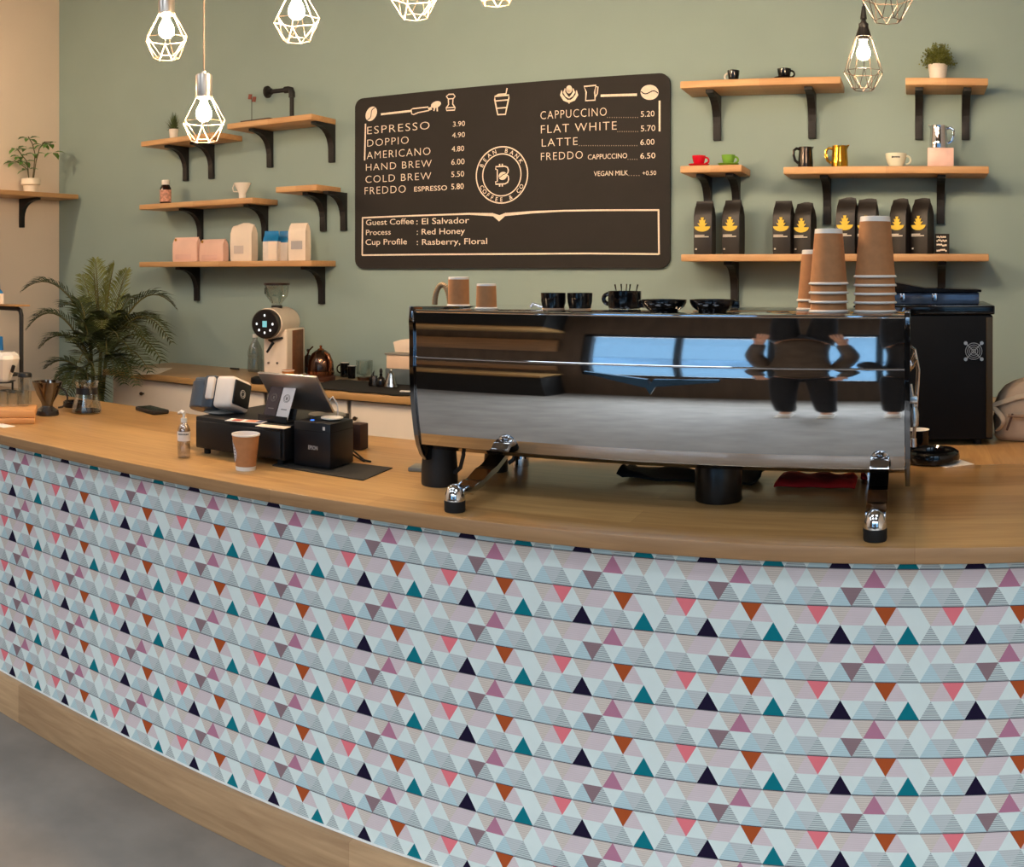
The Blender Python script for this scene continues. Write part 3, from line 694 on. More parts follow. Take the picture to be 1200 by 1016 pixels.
def stack(x, Y, n, half, ytop, pitch_px, stname, grp, phase=0):
    p = at(x, 363, Y); r = px(half, p)-.0036; top = at(x, ytop, Y).z; pitch = px(pitch_px, p)
    h = top-ZM-pitch*(n-1); first = None
    for k in range(n):
        lab = ('topmost' if k == n-1 else ordn[k]) + ' upturned kraft paper cup ' + stname
        c = cup_things(lab, (p.x, Y, ZM+k*pitch+.0002), h, r, r*.74, grp, first)
        first = first or c
    return h, r
stack(1025.5, 2.42, 5, 25.5, 254, 10.1, 'of the tallest stack on the machine', 'nested kraft cups on the espresso machine')
stack(971, 2.42, 4, 23.6, 268.5, 10.7, 'of the middle stack on the machine', 'nested kraft cups on the espresso machine')
stack(955, 2.56, 2, 22, 293, 10.2, 'of the stack half hidden behind a taller one', 'nested kraft cups on the espresso machine')
p = at(537.5, 356, 2.52); cup_things('larger single upturned kraft cup at the free end of the machine top', (p.x, 2.52, ZM+.0002), at(537, 324.5, 2.52).z-ZM, px(14, p)-.003, px(12.2, p), 'single kraft cups on the espresso machine')
p = at(570, 359, 2.36); cup_things('smaller single upturned kraft cup on the machine top', (p.x, 2.36, ZM+.0002), at(570, 332.5, 2.36).z-ZM, px(13.6, p)-.003, px(11.4, p), 'single kraft cups on the espresso machine')
# ribbed hose arching behind the first cup
m = MB(); pts = []
a = at(509.5, 356, 2.66); b = at(527, 356, 2.66)
for k in range(15):
    t = k/14*PI; pts.append(((a.x+b.x)/2-math.cos(t)*(b.x-a.x)/2, 2.66, ZM-.002+math.sin(t)*.062))
rs = [.008+.0012*(i % 2) for i in range(len(pts)*3)]
dense = []
for i in range(len(pts)-1):
    for q in range(3): dense.append(Vector(pts[i]).lerp(Vector(pts[i+1]), q/3))
m.tube([q-Vector(mc.location) for q in dense], rs[:len(dense)], 10); m.build('hose', mat('ribbed_grey_hose', (150, 128, 100), .45, .4), mc)
def cup_mesh(r, h, rb, wall=.003, foot=.0):
    return [(0, foot), (rb, 0), (rb*1.02, .003), (rb+(r-rb)*.55, h*.35), (r*.97, h*.75), (r, h), (r-wall, h), (r*.97-wall, h*.75), (rb*.9, h*.2), (0, h*.14)]
def handle(m, r, h, a=0.0, s=1.0, wd=.0045):
    pts = []
    for k in range(9):
        t = -PI/2+PI*k/8; pts.append(((r*.93+math.cos(t)*h*.34*s)*math.cos(a), (r*.93+math.cos(t)*h*.34*s)*math.sin(a), h*.54+math.sin(t)*h*.30))
    m.tube(pts, wd, 8)
def ceramic(name, label, cat, loc, r, h, rb, body, inner=None, ha=None, group=None, saucer=None, rz=0, hs=1.0):
    """cup with its own lining and handle; the saucer is a thing of its own"""
    t = thing(name, label, cat, loc, rz, group)
    m = MB(); pr = cup_mesh(r, h, rb); m.lathe(pr[:6]+[(r-.0015, h+.0004)], n=36); m.build('bowl', body, t)
    m = MB(); m.lathe([(r-.0015, h+.0004), (r-.003, h)]+[(q[0]-.0004, q[1]) for q in pr[7:]], n=36); m.build('lining', inner or body, t)
    if ha is not None:
        m = MB(); handle(m, r, h, ha, hs); m.build('handle', inner if (inner and hs > 1.04) else body, t)
    return t
for i, (x, lab) in enumerate(((648.5, 'straight black tumbler nearest the kraft cups on the machine top'), (679.5, 'straight black tumbler nearest the mug of spoons on the machine top'))):
    p = at(x, 360, 2.40); r = px(14.8, p); h = at(x, 343.2, 2.40).z-ZM
    t = thing('tumbler', lab, 'cup', (p.x, 2.40, ZM), 0, 'black tumblers on the espresso machine')
    m = MB(); m.lathe([(0, 0), (r*.84, 0), (r*.86, .004), (r*.98, h*.5), (r, h), (r-.003, h), (r*.95, h*.5), (r*.8, .008), (0, .007)], n=36); m.build('bowl', BLACKG, t)
    m = MB(); m.lathe([(0, -.0002), (r*.88, 0), (r*.88, .005), (0, .005)], n=30); m.build('foot_ring', mat('bare_clay', (190, 160, 130), .7), t)
p = at(726, 358, 2.55); r = px(19.5, p); h = at(726, 341, 2.55).z-ZM
t = thing('mug', 'black mug holding teaspoons on the machine top', 'mug', (p.x, 2.55, ZM), 0)
t.location.x = at(732, 358, 2.55).x
m = MB(); m.lathe([(0, 0), (r*.95, 0), (r, .006), (r, h), (r-.004, h), (r-.004, .01), (0, .008)], n=40); m.build('bowl', BLACKG, t)
m = MB(); handle(m, r, h, PI, 1.15, .006); m.build('handle', BLACKG, t)
sp = None
for k, (dx, dz, a) in enumerate(((-.014, .022, -12), (.0, .016, 4), (.010, .020, 8), (.022, .014, 14), (-.004, .018, -4))):
    m = MB(); m.tube([(0, 0, 0), (0, 0, h*.75), (0, 0, h-.004), (0, 0, h+.010)], [.0018, .0018, .003, .0042], 8, flat=.45); m.ball((0, 0, .004), .008, 10, .75, .3, .5)
    o = m.build('teaspoon', BLACKG if k != 1 else STEEL); o.location = (t.location.x+dx, 2.55+.006*((k % 2)*2-1), ZM+.0095); o.rotation_euler = (0, math.radians(a), 0)
    tag(o, ['teaspoon leaning furthest out over the mug handle', 'bright steel teaspoon in the black mug', 'upright dark teaspoon just past the bright one in the mug', 'dark teaspoon leaning furthest away from the mug handle', 'short dark teaspoon behind the others in the mug'][k], 'spoon', 'teaspoons in the black mug')
for x, lab, hd in ((778, 'wide low black cup beside the mug of spoons', PI*.97), (835, 'wide low black cup with square handle, last before the kraft stacks', .1)):
    p = at(x, 362, 2.36); r = px(27, p); h = at(x, 351, 2.36).z-ZM
    t = thing('wide_cup', lab, 'cup', (p.x, 2.36, ZM), 0, 'wide black cups on the espresso machine')
    m = MB(); m.lathe([(0, 0), (r*.62, 0), (r*.66, .004), (r*.9, h*.45), (r*.985, h*.75), (r, h), (r-.003, h), (r*.93, h*.6), (r*.6, .010), (0, .008)], n=40); m.build('bowl', BLACKG, t)
    m = MB(); m.box((r*.98*math.cos(hd), r*.98*math.sin(hd), h*.62), (.022, .014, h*.62), bevel=.003); m.build('handle', BLACKG, t)
m = MB(); p = at(627, 359, 2.44)
m.tube([(p.x-.014, 2.44, ZM+.004), (p.x-.006, 2.44, ZM+.014), (p.x+.004, 2.44, ZM+.010), (p.x+.016, 2.44, ZM+.006), (p.x+.03, 2.44, ZM+.005)], .0042, 8); tag(m.build('spout_tip', STEEL), 'small steel spout tip lying on the machine top before the tumblers', 'machine fitting')

# ------------------------------------------------------------------ under and beside the machine
def pitcher(name, label, p, r, h, body, ha, group=None, hm=None, lean=.86):
    t = thing(name, label, 'milk jug', p, 0, group)
    m = MB(); m.lathe([(0, 0), (r*.97, 0), (r, .006), (r*.99, h*.3), (r*lean, h*.85), (r*(lean+.03), h), (r*(lean+.03)-.0015, h), (r*lean-.0015, h*.85), (r*.95, h*.3), (r*.9, .006), (0, .004)], n=40); m.build('jug_body', body, t)
    m = MB(); c, s = math.cos(ha), math.sin(ha)
    pts = [(r*lean*.97, h*.88), (r*1.25, h*.92), (r*1.62, h*.82), (r*1.66, h*.6), (r*1.45, h*.36), (r*1.02, h*.24)]
    m.tube([(a*c, a*s, b) for a, b in pts], .0042, 8, flat=1.5); m.build('handle', hm or body, t)
    m = MB(); m.prism([(-r*(lean-.03)*c-r*.28*s*k, -r*(lean-.03)*s+r*.28*c*k, h*.8+.2*h*abs(k)) for k in (-1, 0, 1)]+[(-r*(lean+.30)*c, -r*(lean+.30)*s, h*1.03)], (0, 0, .002)); m.build('spout', body, t)
    return t
p = on(508, 570, ZT); p.y += .035; r = px(21.5, p)
pitcher('milk_jug', 'matt black milk jug under the end of the espresso machine', (p.x, p.y, ZT), r, .150, BLACKM, -.2)
q = on(562, 560, ZT); q.y += .11
pitcher('milk_jug', 'smaller dark milk jug further in under the espresso machine', (q.x-.0, q.y, ZT), .036, .085, mat('dark_grey_metal', (60, 58, 56), .3, .7), .6)
p = on(838, 590, ZT); m = MB(); r = px(28, p)
m.lathe([(0, 0), (r*.97, 0), (r, .004), (r, .088), (r*.97, .093), (0, .093)], n=44); o = m.build('drain_canister', mat('black_ribbed_plastic', (14, 14, 15), .3, var=.2, scale=50, stretch=(1, 1, .02))); o.location = (p.x, p.y+r*.7, ZT); tag(o, 'round black canister standing under the middle of the espresso machine', 'canister')
p = on(800, 566, ZT)
m = MB(); rows = []
for j in range(9):
    rows.append([(p.x-.19+.40*i/24, p.y-.005+.15*j/8+.006*math.sin(i*.7), ZT+.004+.014*max(0, math.sin(i*.45+j*.6))*(1 if 0 < j < 8 else .3)+(.012 if i in (0, 24) else 0)) for i in range(25)])
m.grid(rows); o = m.build('bar_towel', mat('black_cloth', (16, 15, 16), .9, var=.2, bump=.2), angle=80)
md = o.modifiers.new('thick', 'SOLIDIFY'); md.thickness = .004; md.offset = 1; tag(o, 'crumpled black bar towel under the espresso machine behind the canister', 'towel')
p = on(953, 574, ZT)
m = MB(); rows = []
for j in range(7):
    rows.append([(p.x-.105+.215*i/20, p.y+.14*j/6, ZT+.003+.016*(1 if 0 < j < 6 else .2)*(1+.25*math.sin(i*.8+j))*(1 if 0 < i < 20 else .25)) for i in range(21)])
m.grid(rows); o = m.build('folded_cloth', mat('red_cloth', (170, 22, 22), .9, var=.15, bump=.2), angle=80)
md = o.modifiers.new('thick', 'SOLIDIFY'); md.thickness = .003; md.offset = 1; tag(o, 'folded red cloth under the espresso machine near its chrome leg', 'cloth')
p = on(482, 551, ZT); m = MB(); m.box((0, 0, .006), (.075, .07, .012), bevel=.003); o = m.build('coffee_scale', mat('grey_scale_housing', (110, 112, 106), .35), None); o.location = (p.x+.03, p.y+.02, ZT); o.rotation_euler = (0, 0, .2); tag(o, 'flat grey coffee scale half behind the matt black milk jug', 'scale')
# espresso cup on the round black tray, right of the machine
p = on(1092, 541, ZT); m = MB(); rO = px(33, p)
m.lathe([(rO*.72, .004), (rO*.8, .0), (rO*.97, .003), (rO, .016), (rO*.96, .030), (rO*.86, .036), (rO*.76, .030), (rO*.71, .014)], n=56, close=True); m.lathe([(0, .002), (rO*.75, .002), (rO*.75, .007), (0, .007)], n=40)
o = m.build('round_tray', BLACKG); o.location = (p.x, p.y, ZT+.0015); tag(o, 'round black rubber ring tray beside the machine end', 'tray')
m = MB(); m.box((0, 0, .0005), (.10, .16, .001)); o = m.build('paper_napkin', WHITEP); o.location = (p.x+.045, p.y-.0, ZT); o.rotation_euler = (0, 0, .5); tag(o, 'white paper lying under the round black ring tray', 'napkin')
q = on(1076.5, 525.5, ZT); r = px(14.5, q)
t = ceramic('espresso_cup', 'black espresso cup with cream lining standing behind the round ring tray', 'cup', (q.x-.004, q.y-.062, ZT+.0003), r, .072, r*.72, BLACKG, WHITEC)
# ------------------------------------------------------------------ things on the shelves
def onshelf(key, x, dY=.115): Y = YB-dY; return Vector((at(x, 300, Y).x, Y, SH[key][2]+.0005))
def bag(label, p, w, d, h, mm, rz=0.0, group=None, top=.8, fin=.9, name='coffee_bag', emblem=False, patch=None, topm=None, seal=None, wave=0.0):
    t = thing(name, label, 'coffee bag', p, rz, group)
    def sec(z, ww, dd, pinch, sh=0.0):
        return [(-ww/2, -dd/2+sh, z), (-ww/4, -dd/2-.003+sh, z), (0, -dd/2-.004+sh, z), (ww/4, -dd/2-.003+sh, z), (ww/2, -dd/2+sh, z), (ww/2-pinch, sh, z), (ww/2, dd/2+sh, z), (0, dd/2+.003+sh, z), (-ww/2, dd/2+sh, z), (-ww/2+pinch, sh, z)]
    secs = [sec(0, w*.97, d*.94, 0), sec(h*.06, w, d, .002), sec(h*.4, w*1.01, d*1.02, .004), sec(h*top*.9, w, d*.96, .008), sec(h*(top+.06), w*.985, d*.55, .014), sec(h*(top+.12), w*.96, d*.18, .006), sec(h, w*fin, .004, 0)]
    if wave: secs[-1] = [(x, y, z+wave*math.sin(x/w*5+1)) for x, y, z in secs[-1]]
    m = MB(); k = len(secs[0]); vs = [[m.bm.verts.new(q) for q in s] for s in secs]
    for i, (a, b) in enumerate(zip(vs, vs[1:])):
        for j in range(k):
            f = m.bm.faces.new([a[j], a[(j+1) % k], b[(j+1) % k], b[j]]); f.material_index = 1 if (topm and i >= 3) else 0
    m.bm.faces.new(list(reversed(vs[0]))); m.bm.faces.new(vs[-1])
    m.build('bag_body', [mm, topm] if topm else mm, t, angle=40)
    yf = -d/2-.0075
    if emblem:
        e = MB(); u = w*.44
        cz = h*.52
        pl = [(u*math.cos(PI+PI*i/16), yf, cz+u*.62*math.sin(PI+PI*i/16)) for i in range(17)]; e.face(pl)
        e.face([(-u*.30, yf, cz), (-u*.62, yf, cz+u*.42), (-u*.30, yf, cz+u*.36), (-u*.42, yf, cz+u*.80), (-u*.14, yf, cz+u*.72), (-u*.2, yf, cz+u*1.08), (u*.2, yf, cz+u*1.08), (u*.14, yf, cz+u*.72), (u*.42, yf, cz+u*.80), (u*.30, yf, cz+u*.36), (u*.62, yf, cz+u*.42), (u*.30, yf, cz)])
        e.build('printed_emblem', mat('gold_print', (226, 192, 56), .45), t, smooth=False)
        e = MB(); yy = yf
        for a, b, z0, z1 in ((-.42, .12, .345, .365), (-.42, .36, .318, .338)): e.face([(w*a, yy, h*z0), (w*b, yy, h*z0), (w*b, yy, h*z1), (w*a, yy, h*z1)])
        e.build('printed_stripe', mat('bag_print', (206, 198, 186), .6), t, smooth=False); e = MB()
        e.face([(-w*.4, yy+.002, h*.085), (-w*.3, yy+.002, h*.085), (-w*.3, yy+.002, h*.115), (-w*.4, yy+.002, h*.115)])
        e.build('printed_mark', mat('bag_print', (206, 198, 186), .6), t, smooth=False)
    if patch:
        c, (a, b, z0, z1) = patch; e = MB(); e.face([(w*a, yf, h*z0), (w*b, yf, h*z0), (w*b, yf, h*z1), (w*a, yf, h*z1)]); e.build('label', c, t, smooth=False)
    if seal:
        e = MB(); e.lathe([(0, 0), (w*.045, 0), (w*.045, .002), (0, .002)], (-w*.38, yf+.010, h*.9), 14, rot=R('X', 90)); e.build('valve', seal, t)
    return t
BAGB = mat('black_coffee_bag', (30, 26, 24), .42, var=.2, bump=.15)
names = ['first', 'second', 'third', 'fourth', 'fifth', 'sixth', 'seventh', 'eighth']
for i, (x, yt, rz, w) in enumerate(((826, 235, -6, 22), (859.5, 234, -14, 22), (918.5, 235, -12, 22), (943.5, 237.5, -20, 22), (993, 232, -14, 23), (1017, 233, -12, 23), (1055.5, 233, -26, 21), (1081, 232.5, -30, 22))):
    p = onshelf('R5', x, .125); h = px(297.5-yt, p)
    bag(names[i]+' black coffee bag with gold emblem counted from the menu board', p, px(w, p), .062, h, BAGB, math.radians(rz), 'black coffee bags with gold emblems', emblem=True, wave=[0, 0, 0, .004, .005, .003, .004, .003][i])
p = onshelf('R5', 1104, .12); h = px(24, p)
t = thing('price_sign', 'small black sign with white handwriting beside the last black coffee bag', 'sign', p, math.radians(-4))
m = MB(); m.box((0, 0, h/2), (px(17, p), .006, h), rot=R('X', -8), bevel=.001); m.build('card', BOARD, t)
m = MB(); random.seed(3)
for j, zz in enumerate((.84, .66, .44, .18)):
    x = -px(6.5, p)
    for k in range(7):
        w_ = px(1.0+random.random()*.9, p); zc = h*zz+random.uniform(-.1, .1)*h*.3; m.face([(x, -.0045-.14*(h/2-zc), zc-h*.035), (x+w_, -.0045-.14*(h/2-zc), zc-h*.045), (x+w_, -.0045-.14*(h/2-zc), zc+h*.04), (x, -.0045-.14*(h/2-zc), zc+h*.05)]); x += w_*1.12
        if x > px(5.5, p): break
m.build('handwriting_marking', CHALK, t, smooth=False)

def saucer(label, p, r, mm, group=None):
    m = MB(); m.lathe([(0, .002), (r*.5, .001), (r*.55, 0), (r*.62, .002), (r*.95, .011), (r, .0125), (r*.98, .0145), (r*.6, .006), (0, .005)], n=40); o = m.build('saucer', mm); o.location = p; tag(o, label, 'saucer', group); return o
RED = mat('red_ceramic', (206, 16, 40), .15); LIME = mat('green_ceramic', (120, 170, 64), .18)
for x, mm, col, ha in ((819, RED, 'red', .15), (853.5, LIME, 'green', .2)):
    p = onshelf('R3', x, .15); saucer('%s saucer under the %s cup on the short shelf' % (col, col), p, px(12.5, p), mm, 'saucers on the wall shelves')
    ceramic('espresso_cup', 'small %s cup standing on a %s saucer' % (col, col), 'cup', p+Vector((0, 0, .0062)), px(8, p), px(12, p), px(4.6, p), mm, None, ha, 'cups on the wall shelves')
p = onshelf('R1', 859.5, .15); ceramic('espresso_cup', 'black espresso cup with cream lining and handle, no saucer, on the upper shelf', 'cup', p, px(7.2, p), px(14, p), px(4.6, p), BLACKG, WHITEC, PI-.3, 'cups on the wall shelves', hs=1.05)
p = onshelf('R1', 919, .15); saucer('black saucer under the black cup on the upper shelf', p, px(12.5, p), BLACKG, 'saucers on the wall shelves')
ceramic('espresso_cup', 'glossy black cup on a black saucer on the upper shelf', 'cup', p+Vector((0, 0, .0062)), px(8.2, p), px(12.5, p), px(5.4, p), BLACKG, None, .1, 'cups on the wall shelves')
GOLD = mat('gold_steel', (206, 150, 50), .16, 1.0); DSTEEL = mat('black_steel', (58, 54, 52), .22, 1.0)
def jug(label, key, x, w, h, mm, hdir, grp='metal milk jugs on the wall shelf', up=0):
    p = onshelf(key, x, .15); p.z += up
    return pitcher('milk_jug', label, p, px(w/2, p), px(h, p), mm, hdir, grp, lean=.88)
jug('black steel milk jug on the shelf of metal jugs', 'R4', 944, 18, 25, DSTEEL, PI+.5)
jug('gold steel milk jug between the black jug and the white cup', 'R4', 984, 20, 26, GOLD, PI-.1)
p = onshelf('R4', 1050, .15)
t = ceramic('cappuccino_cup', 'wide white cup with handle between the gold jug and marble block', 'cup', p, px(12.6, p), px(16.5, p), px(7.5, p), mat('pale_cream_ceramic', (222, 224, 204), .2), None, -.1, 'cups on the wall shelves')
m = MB(); r_ = px(12.6, p)
for k in range(8):
    a = -PI/2-.35+.10*k; rr_ = r_*.985; m.box((rr_*math.cos(a), rr_*math.sin(a), px(11.5, p)), (.002, .004, .006 if k else .009), rot=Matrix.Rotation(a, 3, 'Z'))
m.build('printed_lettering', BLACK, t)
p = onshelf('R4', 1102, .14); bw, bh = px(30, p), px(22, p)
m = MB(); m.box((0, 0, bh/2), (bw, .12, bh), bevel=.002); o = m.build('marble_block', mat('pink_marble', (226, 188, 176), .35, var=.12, scale=14)); o.location = p; tag(o, 'pale pink marble block under the steel jug on the shelf', 'block')
jug('bright steel milk jug standing on the pink marble block', 'R4', 1100, 21.5, 27, CHROME, .0, up=bh+.0005)

# plants on the shelves
def grass_pot(label, p, rp, hp, rb, hl, n, mm, leafy=False):
    t = thing('potted_plant', label, 'plant', p, 0)
    m = MB(); m.lathe([(0, 0), (rp*.78, 0), (rp*.8, .003), (rp, hp-.003), (rp*1.0, hp), (rp*.93, hp), (rp*.9, hp*.8), (0, hp*.8)], n=28); m.build('pot', mat('ribbed_white_pot', (226, 216, 204), .35, var=.06, scale=30, stretch=(1, 1, .02)), t)
    m = MB(); m.lathe([(0, hp*.86), (rp*.9, hp*.82)], n=20); m.build('soil', mat('potting_soil', (50, 36, 26), .95, var=.3), t)
    m = MB()
    for i in range(n):
        a = random.random()*2*PI; e = math.acos(random.uniform(-.15, 1)); rr_ = rb*(.55+.45*random.random())
        tip = Vector((math.cos(a)*math.sin(e)*rr_, math.sin(a)*math.sin(e)*rr_, hp*.9+hl*.12+math.cos(e)*hl*(.7+.3*random.random())))
        s0 = Vector((math.cos(a)*rp*.5*random.random(), math.sin(a)*rp*.5*random.random(), hp*.85)); mid = s0.lerp(tip, .55)+Vector((0, 0, hl*.12))
        side = (tip-s0).cross(Vector((0, 0, 1))); side = side.normalized() if side.length > 1e-5 else Vector((1, 0, 0))
        w = .0016; m.face([s0-side*w, mid-side*w*1.2, tip, mid+side*w*1.2, s0+side*w])
        if leafy:
            for q in range(7):
                c = s0.lerp(mid, .4+q*.1) if q < 3 else mid.lerp(tip, (q-3)/3.5); d = Vector((random.uniform(-1, 1), random.uniform(-1, 1), random.uniform(-.2, 1))).normalized()*.012; s2 = d.orthogonal().normalized()*.004
                m.face([c, c+d*.5+s2, c+d, c+d*.5-s2])
    m.build('foliage', mm, t, smooth=False, fix=False); return t
LEAFG = mat('olive_leaf', (110, 116, 52), .6, var=.4, scale=40); LEAFD = mat('dull_green_leaf', (74, 88, 48), .6, var=.4, scale=40)
random.seed(11)
p = onshelf('R2', 1099, .13); grass_pot('bushy little olive plant in a white pot on the short shelf', p, px(11.5, p), px(20, p), px(23, p), px(27, p), 330, LEAFG, True)
p = onshelf('S1', 203.5, .13); grass_pot('small green grass in a pale pot behind the lowest lamp', p, px(5.6, p), px(13, p), px(13, p), px(22, p), 170, LEAFD)
p = atX(36, 218, XL+.12); p.z = zs+.0005; t = thing('potted_plant', 'leafy green seedling in a cream pot on the side wall shelf', 'plant', p)
rp = px(11.5, p); hp = px(17, p)
m = MB(); m.lathe([(0, 0), (rp*.72, 0), (rp*.78, hp*.52), (rp*.95, hp*.56), (rp, hp*.6), (rp, hp-.003), (rp*.97, hp), (rp*.88, hp), (rp*.86, hp*.8), (0, hp*.8)], n=30); m.build('pot', mat('cream_pot', (238, 226, 206), .4), t)
m = MB(); m.lathe([(0, hp*.88), (rp*.86, hp*.86)], n=20); m.build('soil', mat('potting_soil', (50, 36, 26), .95), t)
u = px(1, p); view = Vector((p.x, p.y, 0)).normalized(); rgt = Vector((view.y, -view.x, 0))
def sp(a, b, d=0): return rgt*a*u+Vector((0, 0, b*u))-view*d*u
LV = mat('fresh_green_leaf', (92, 142, 58), .45, var=.25, scale=30)
def leaf(m, base, d, L_, w, droop=.15):
    d = d.normalized(); s = d.cross(Vector((0, 0, 1))); s = s.normalized() if s.length > 1e-4 else Vector((1, 0, 0)); nrm = s.cross(d)
    c = [base, base+d*L_*.35+Vector((0, 0, droop*.3*L_)), base+d*L_*.7, base+d*L_-Vector((0, 0, droop*L_))]
    a = m.bm.verts.new(c[0]); b = m.bm.verts.new(c[3]); l1 = m.bm.verts.new(c[1]+s*w/2+nrm*w*.12); l2 = m.bm.verts.new(c[2]+s*w*.4+nrm*w*.1); r1 = m.bm.verts.new(c[1]-s*w/2+nrm*w*.12); r2 = m.bm.verts.new(c[2]-s*w*.4+nrm*w*.1); q1 = m.bm.verts.new(c[1]); q2 = m.bm.verts.new(c[2])
    for f in ((a, l1, q1), (l1, l2, q2, q1), (l2, b, q2), (a, q1, r1), (q1, q2, r2, r1), (q2, b, r2)): m.bm.faces.new(f)
stems = [((-2, 13), (-3, 26), (-5, 36), (-10, 42), (-16, 50)), ((2, 13), (4, 30), (5, 44), (2, 56), (-3, 64)), ((3, 13), (6, 34), (10, 50), (16, 58), (24, 58)), ((-2, 13), (-4, 26), (-14, 34), (-20, 36))]
m = MB()
for s in stems: m.tube([sp(a, b+2, .5*i) for i, (a, b) in enumerate(s)], .0035, 6)
m.build('stem', mat('brown_green_stem', (92, 84, 50), .6), t)
m = MB(); random.seed(5)
for c, n in (((-18, 36), 5), ((-12, 43), 4), ((-7, 37), 5), ((-5, 52), 3), ((-2, 64), 4), ((6, 46), 4), ((14, 57), 4), ((22, 58), 5), ((26, 48), 3), ((-3, 28), 3), ((-16, 52), 3)):
    for k in range(n):
        a = 2*PI*k/n+random.random(); d = rgt*math.cos(a)*1.0+Vector((0, 0, .25*math.sin(a*2)-.1))-view*math.sin(a)*.8
        leaf(m, sp(*c)+d*u*1.2, d, u*(10+5*random.random()), u*7.2)
m.build('foliage', LV, t, angle=60, fix=False)

# left shelves
p = onshelf('S3', 194, .13); r = px(6.6, p)
t = thing('jar', 'dark supplement jar with white lid and coloured label on the left shelf', 'jar', p)
m = MB(); m.lathe([(0, 0), (r*.95, 0), (r, .004), (r, px(19, p)), (r*.7, px(23, p)), (r*.62, px(24, p)), (0, px(24, p))], n=28); m.build('jar_body', mat('amber_black_glass', (34, 16, 12), .15), t)
m = MB(); m.lathe([(r*1.012, px(3, p)), (r*1.012, px(17, p))], n=28, arc=3.4, rot=R('Z', 205)); m.build('label', mat('jar_label', (206, 150, 130), .6, var=.5, scale=60), t)
m = MB(); m.lathe([(0, px(23, p)), (r*.72, px(23, p)), (r*.72, px(28, p)), (r*.68, px(28.6, p)), (0, px(28.6, p))], n=24); m.build('lid', WHITEC, t)
def dripper(label, p, r, h, mm, hdir, grp=None):
    t = thing('pour_over_dripper', label, 'coffee dripper', p, 0, grp)
    m = MB(); m.lathe([(r*.42, 0), (r*.44, .004), (r*.40, .008), (r*.42, h*.38), (r*.98, h*.96), (r, h), (r*.95, h), (r*.38, h*.38), (r*.3, .006)], n=32, close=True); m.build('cone', mm, t)
    m = MB(); c, s = math.cos(hdir), math.sin(hdir); m.tube([(r*q*c, r*q*s, h*z) for q, z in ((.86, .88), (1.25, .92), (1.42, .74), (1.28, .52), (.66, .50))], r*.07, 8); m.build('handle', mm, t); return t
p = onshelf('S3', 284, .13); dripper('white ceramic pour-over dripper on the shelf with the dark jar', p, px(10.4, p), px(19.5, p), WHITEC, PI)
PINK = mat('pale_pink_paper_bag', (240, 200, 182), .6, var=.04, bump=.1); BWHITE = mat('cream_paper_bag', (238, 222, 204), .55, var=.04, bump=.1); BLUE = mat('blue_foil', (20, 120, 180), .3, var=.25, bump=.3)
p = onshelf('S5', 219, .13); bag('flat pale pink coffee bag, the one next to the wall corner', p, px(36, p), .045, px(28.5, p), PINK, math.radians(4), 'pale pink coffee bags', top=.84, fin=1.0, seal=mat('gold_valve', (180, 130, 50), .3, .8), patch=(mat('pink_label', (232, 190, 176), .6), (-.36, .3, .1, .3)))
p = onshelf('S5', 250.5, .12); bag('flat pale pink coffee bag, the one next to the white bag', p, px(41, p), .045, px(26, p), PINK, math.radians(-6), 'pale pink coffee bags', top=.84, fin=1.0, seal=mat('gold_valve', (180, 130, 50), .3, .8), patch=(mat('pink_label', (232, 190, 176), .6), (-.36, .3, .1, .3)))
p = onshelf('S5', 286, .13); bag('tall cream coffee bag with wavy top beside the pink bags', p, px(29, p), .07, px(43, p), BWHITE, math.radians(8), wave=.010, top=.84, fin=1.0, patch=(mat('faint_grey_print', (206, 194, 186), .7), (-.3, .15, .2, .42)))
CLR = mat('frosted_white_bag', (226, 216, 206), .4, var=.1)
p = onshelf('S5', 318.5, .15); bag('small white coffee bag with blue folded top beside the tall cream bag', p, px(19, p), .045, px(35, p), CLR, math.radians(14), 'blue topped coffee bags', topm=BLUE, top=.72, patch=(BWHITE, (-.1, .45, .05, .65)))
p = onshelf('S5', 333.5, .10); bag('small white coffee bag with blue folded top half behind the flat fronted bag', p, px(18, p), .04, px(35, p), CLR, math.radians(-10), 'blue topped coffee bags', topm=BLUE, top=.68)
p = onshelf('S5', 351, .15); bag('tall flat cream bag with grey label at the shelf end near the board', p, px(23, p), .06, px(44, p), BWHITE, math.radians(6), top=.86, fin=1.0, patch=(mat('grey_blue_label', (176, 172, 172), .6), (-.3, .36, .3, .52)))
# pipe fitting standing on the upper shelf, sign on a wire
p = onshelf('S2', 342, .14); t = thing('pipe_fitting', 'black iron pipe bent at a right angle on the upper shelf', 'pipe', p)
hz = px(35, p); xl_ = onshelf('S2', 313, .17).x-p.x
m = MB(); m.lathe([(0, 0), (.03, 0), (.03, .006), (.016, .008), (0, .008)], n=20); m.tube([(0, 0, .004), (0, 0, hz-.01)], .0125, 14); m.tube([(-.012, 0, hz), (xl_+.03, -.03, hz-.004)], .0125, 14)
m.build('pipe', BLACKM, t)
m = MB(); m.tube([(0, 0, hz-.045), (0, 0, hz-.02), (-.006, -.001, hz-.003), (-.02, -.003, hz), (-.045, -.006, hz)], .019, 14); m.build('elbow', BLACKM, t)
m = MB(); m.lathe([(0, 0), (.034, 0), (.034, .012), (.018, .016), (.018, .035), (0, .035)], (xl_, -.034, hz-.004), 20, rot=R('Y', 90)); m.build('flange', BLACKM, t)
a = onshelf('S2', 288, .16); b = onshelf('S2', 322, .16)
m = MB(); m.box(((a.x+b.x)/2, a.y, a.z+.006), (b.x-a.x, .10, .010), bevel=.002); tag(m.build('flat_case', mat('dark_brown_case', (62, 44, 34), .5)), 'flat dark case lying before the pipe on the upper shelf', 'case')
p = onshelf('S2', 295, .08); t = thing('wire_marker', 'thin wire with two small red tabs standing behind the flat dark case', 'marker', p)
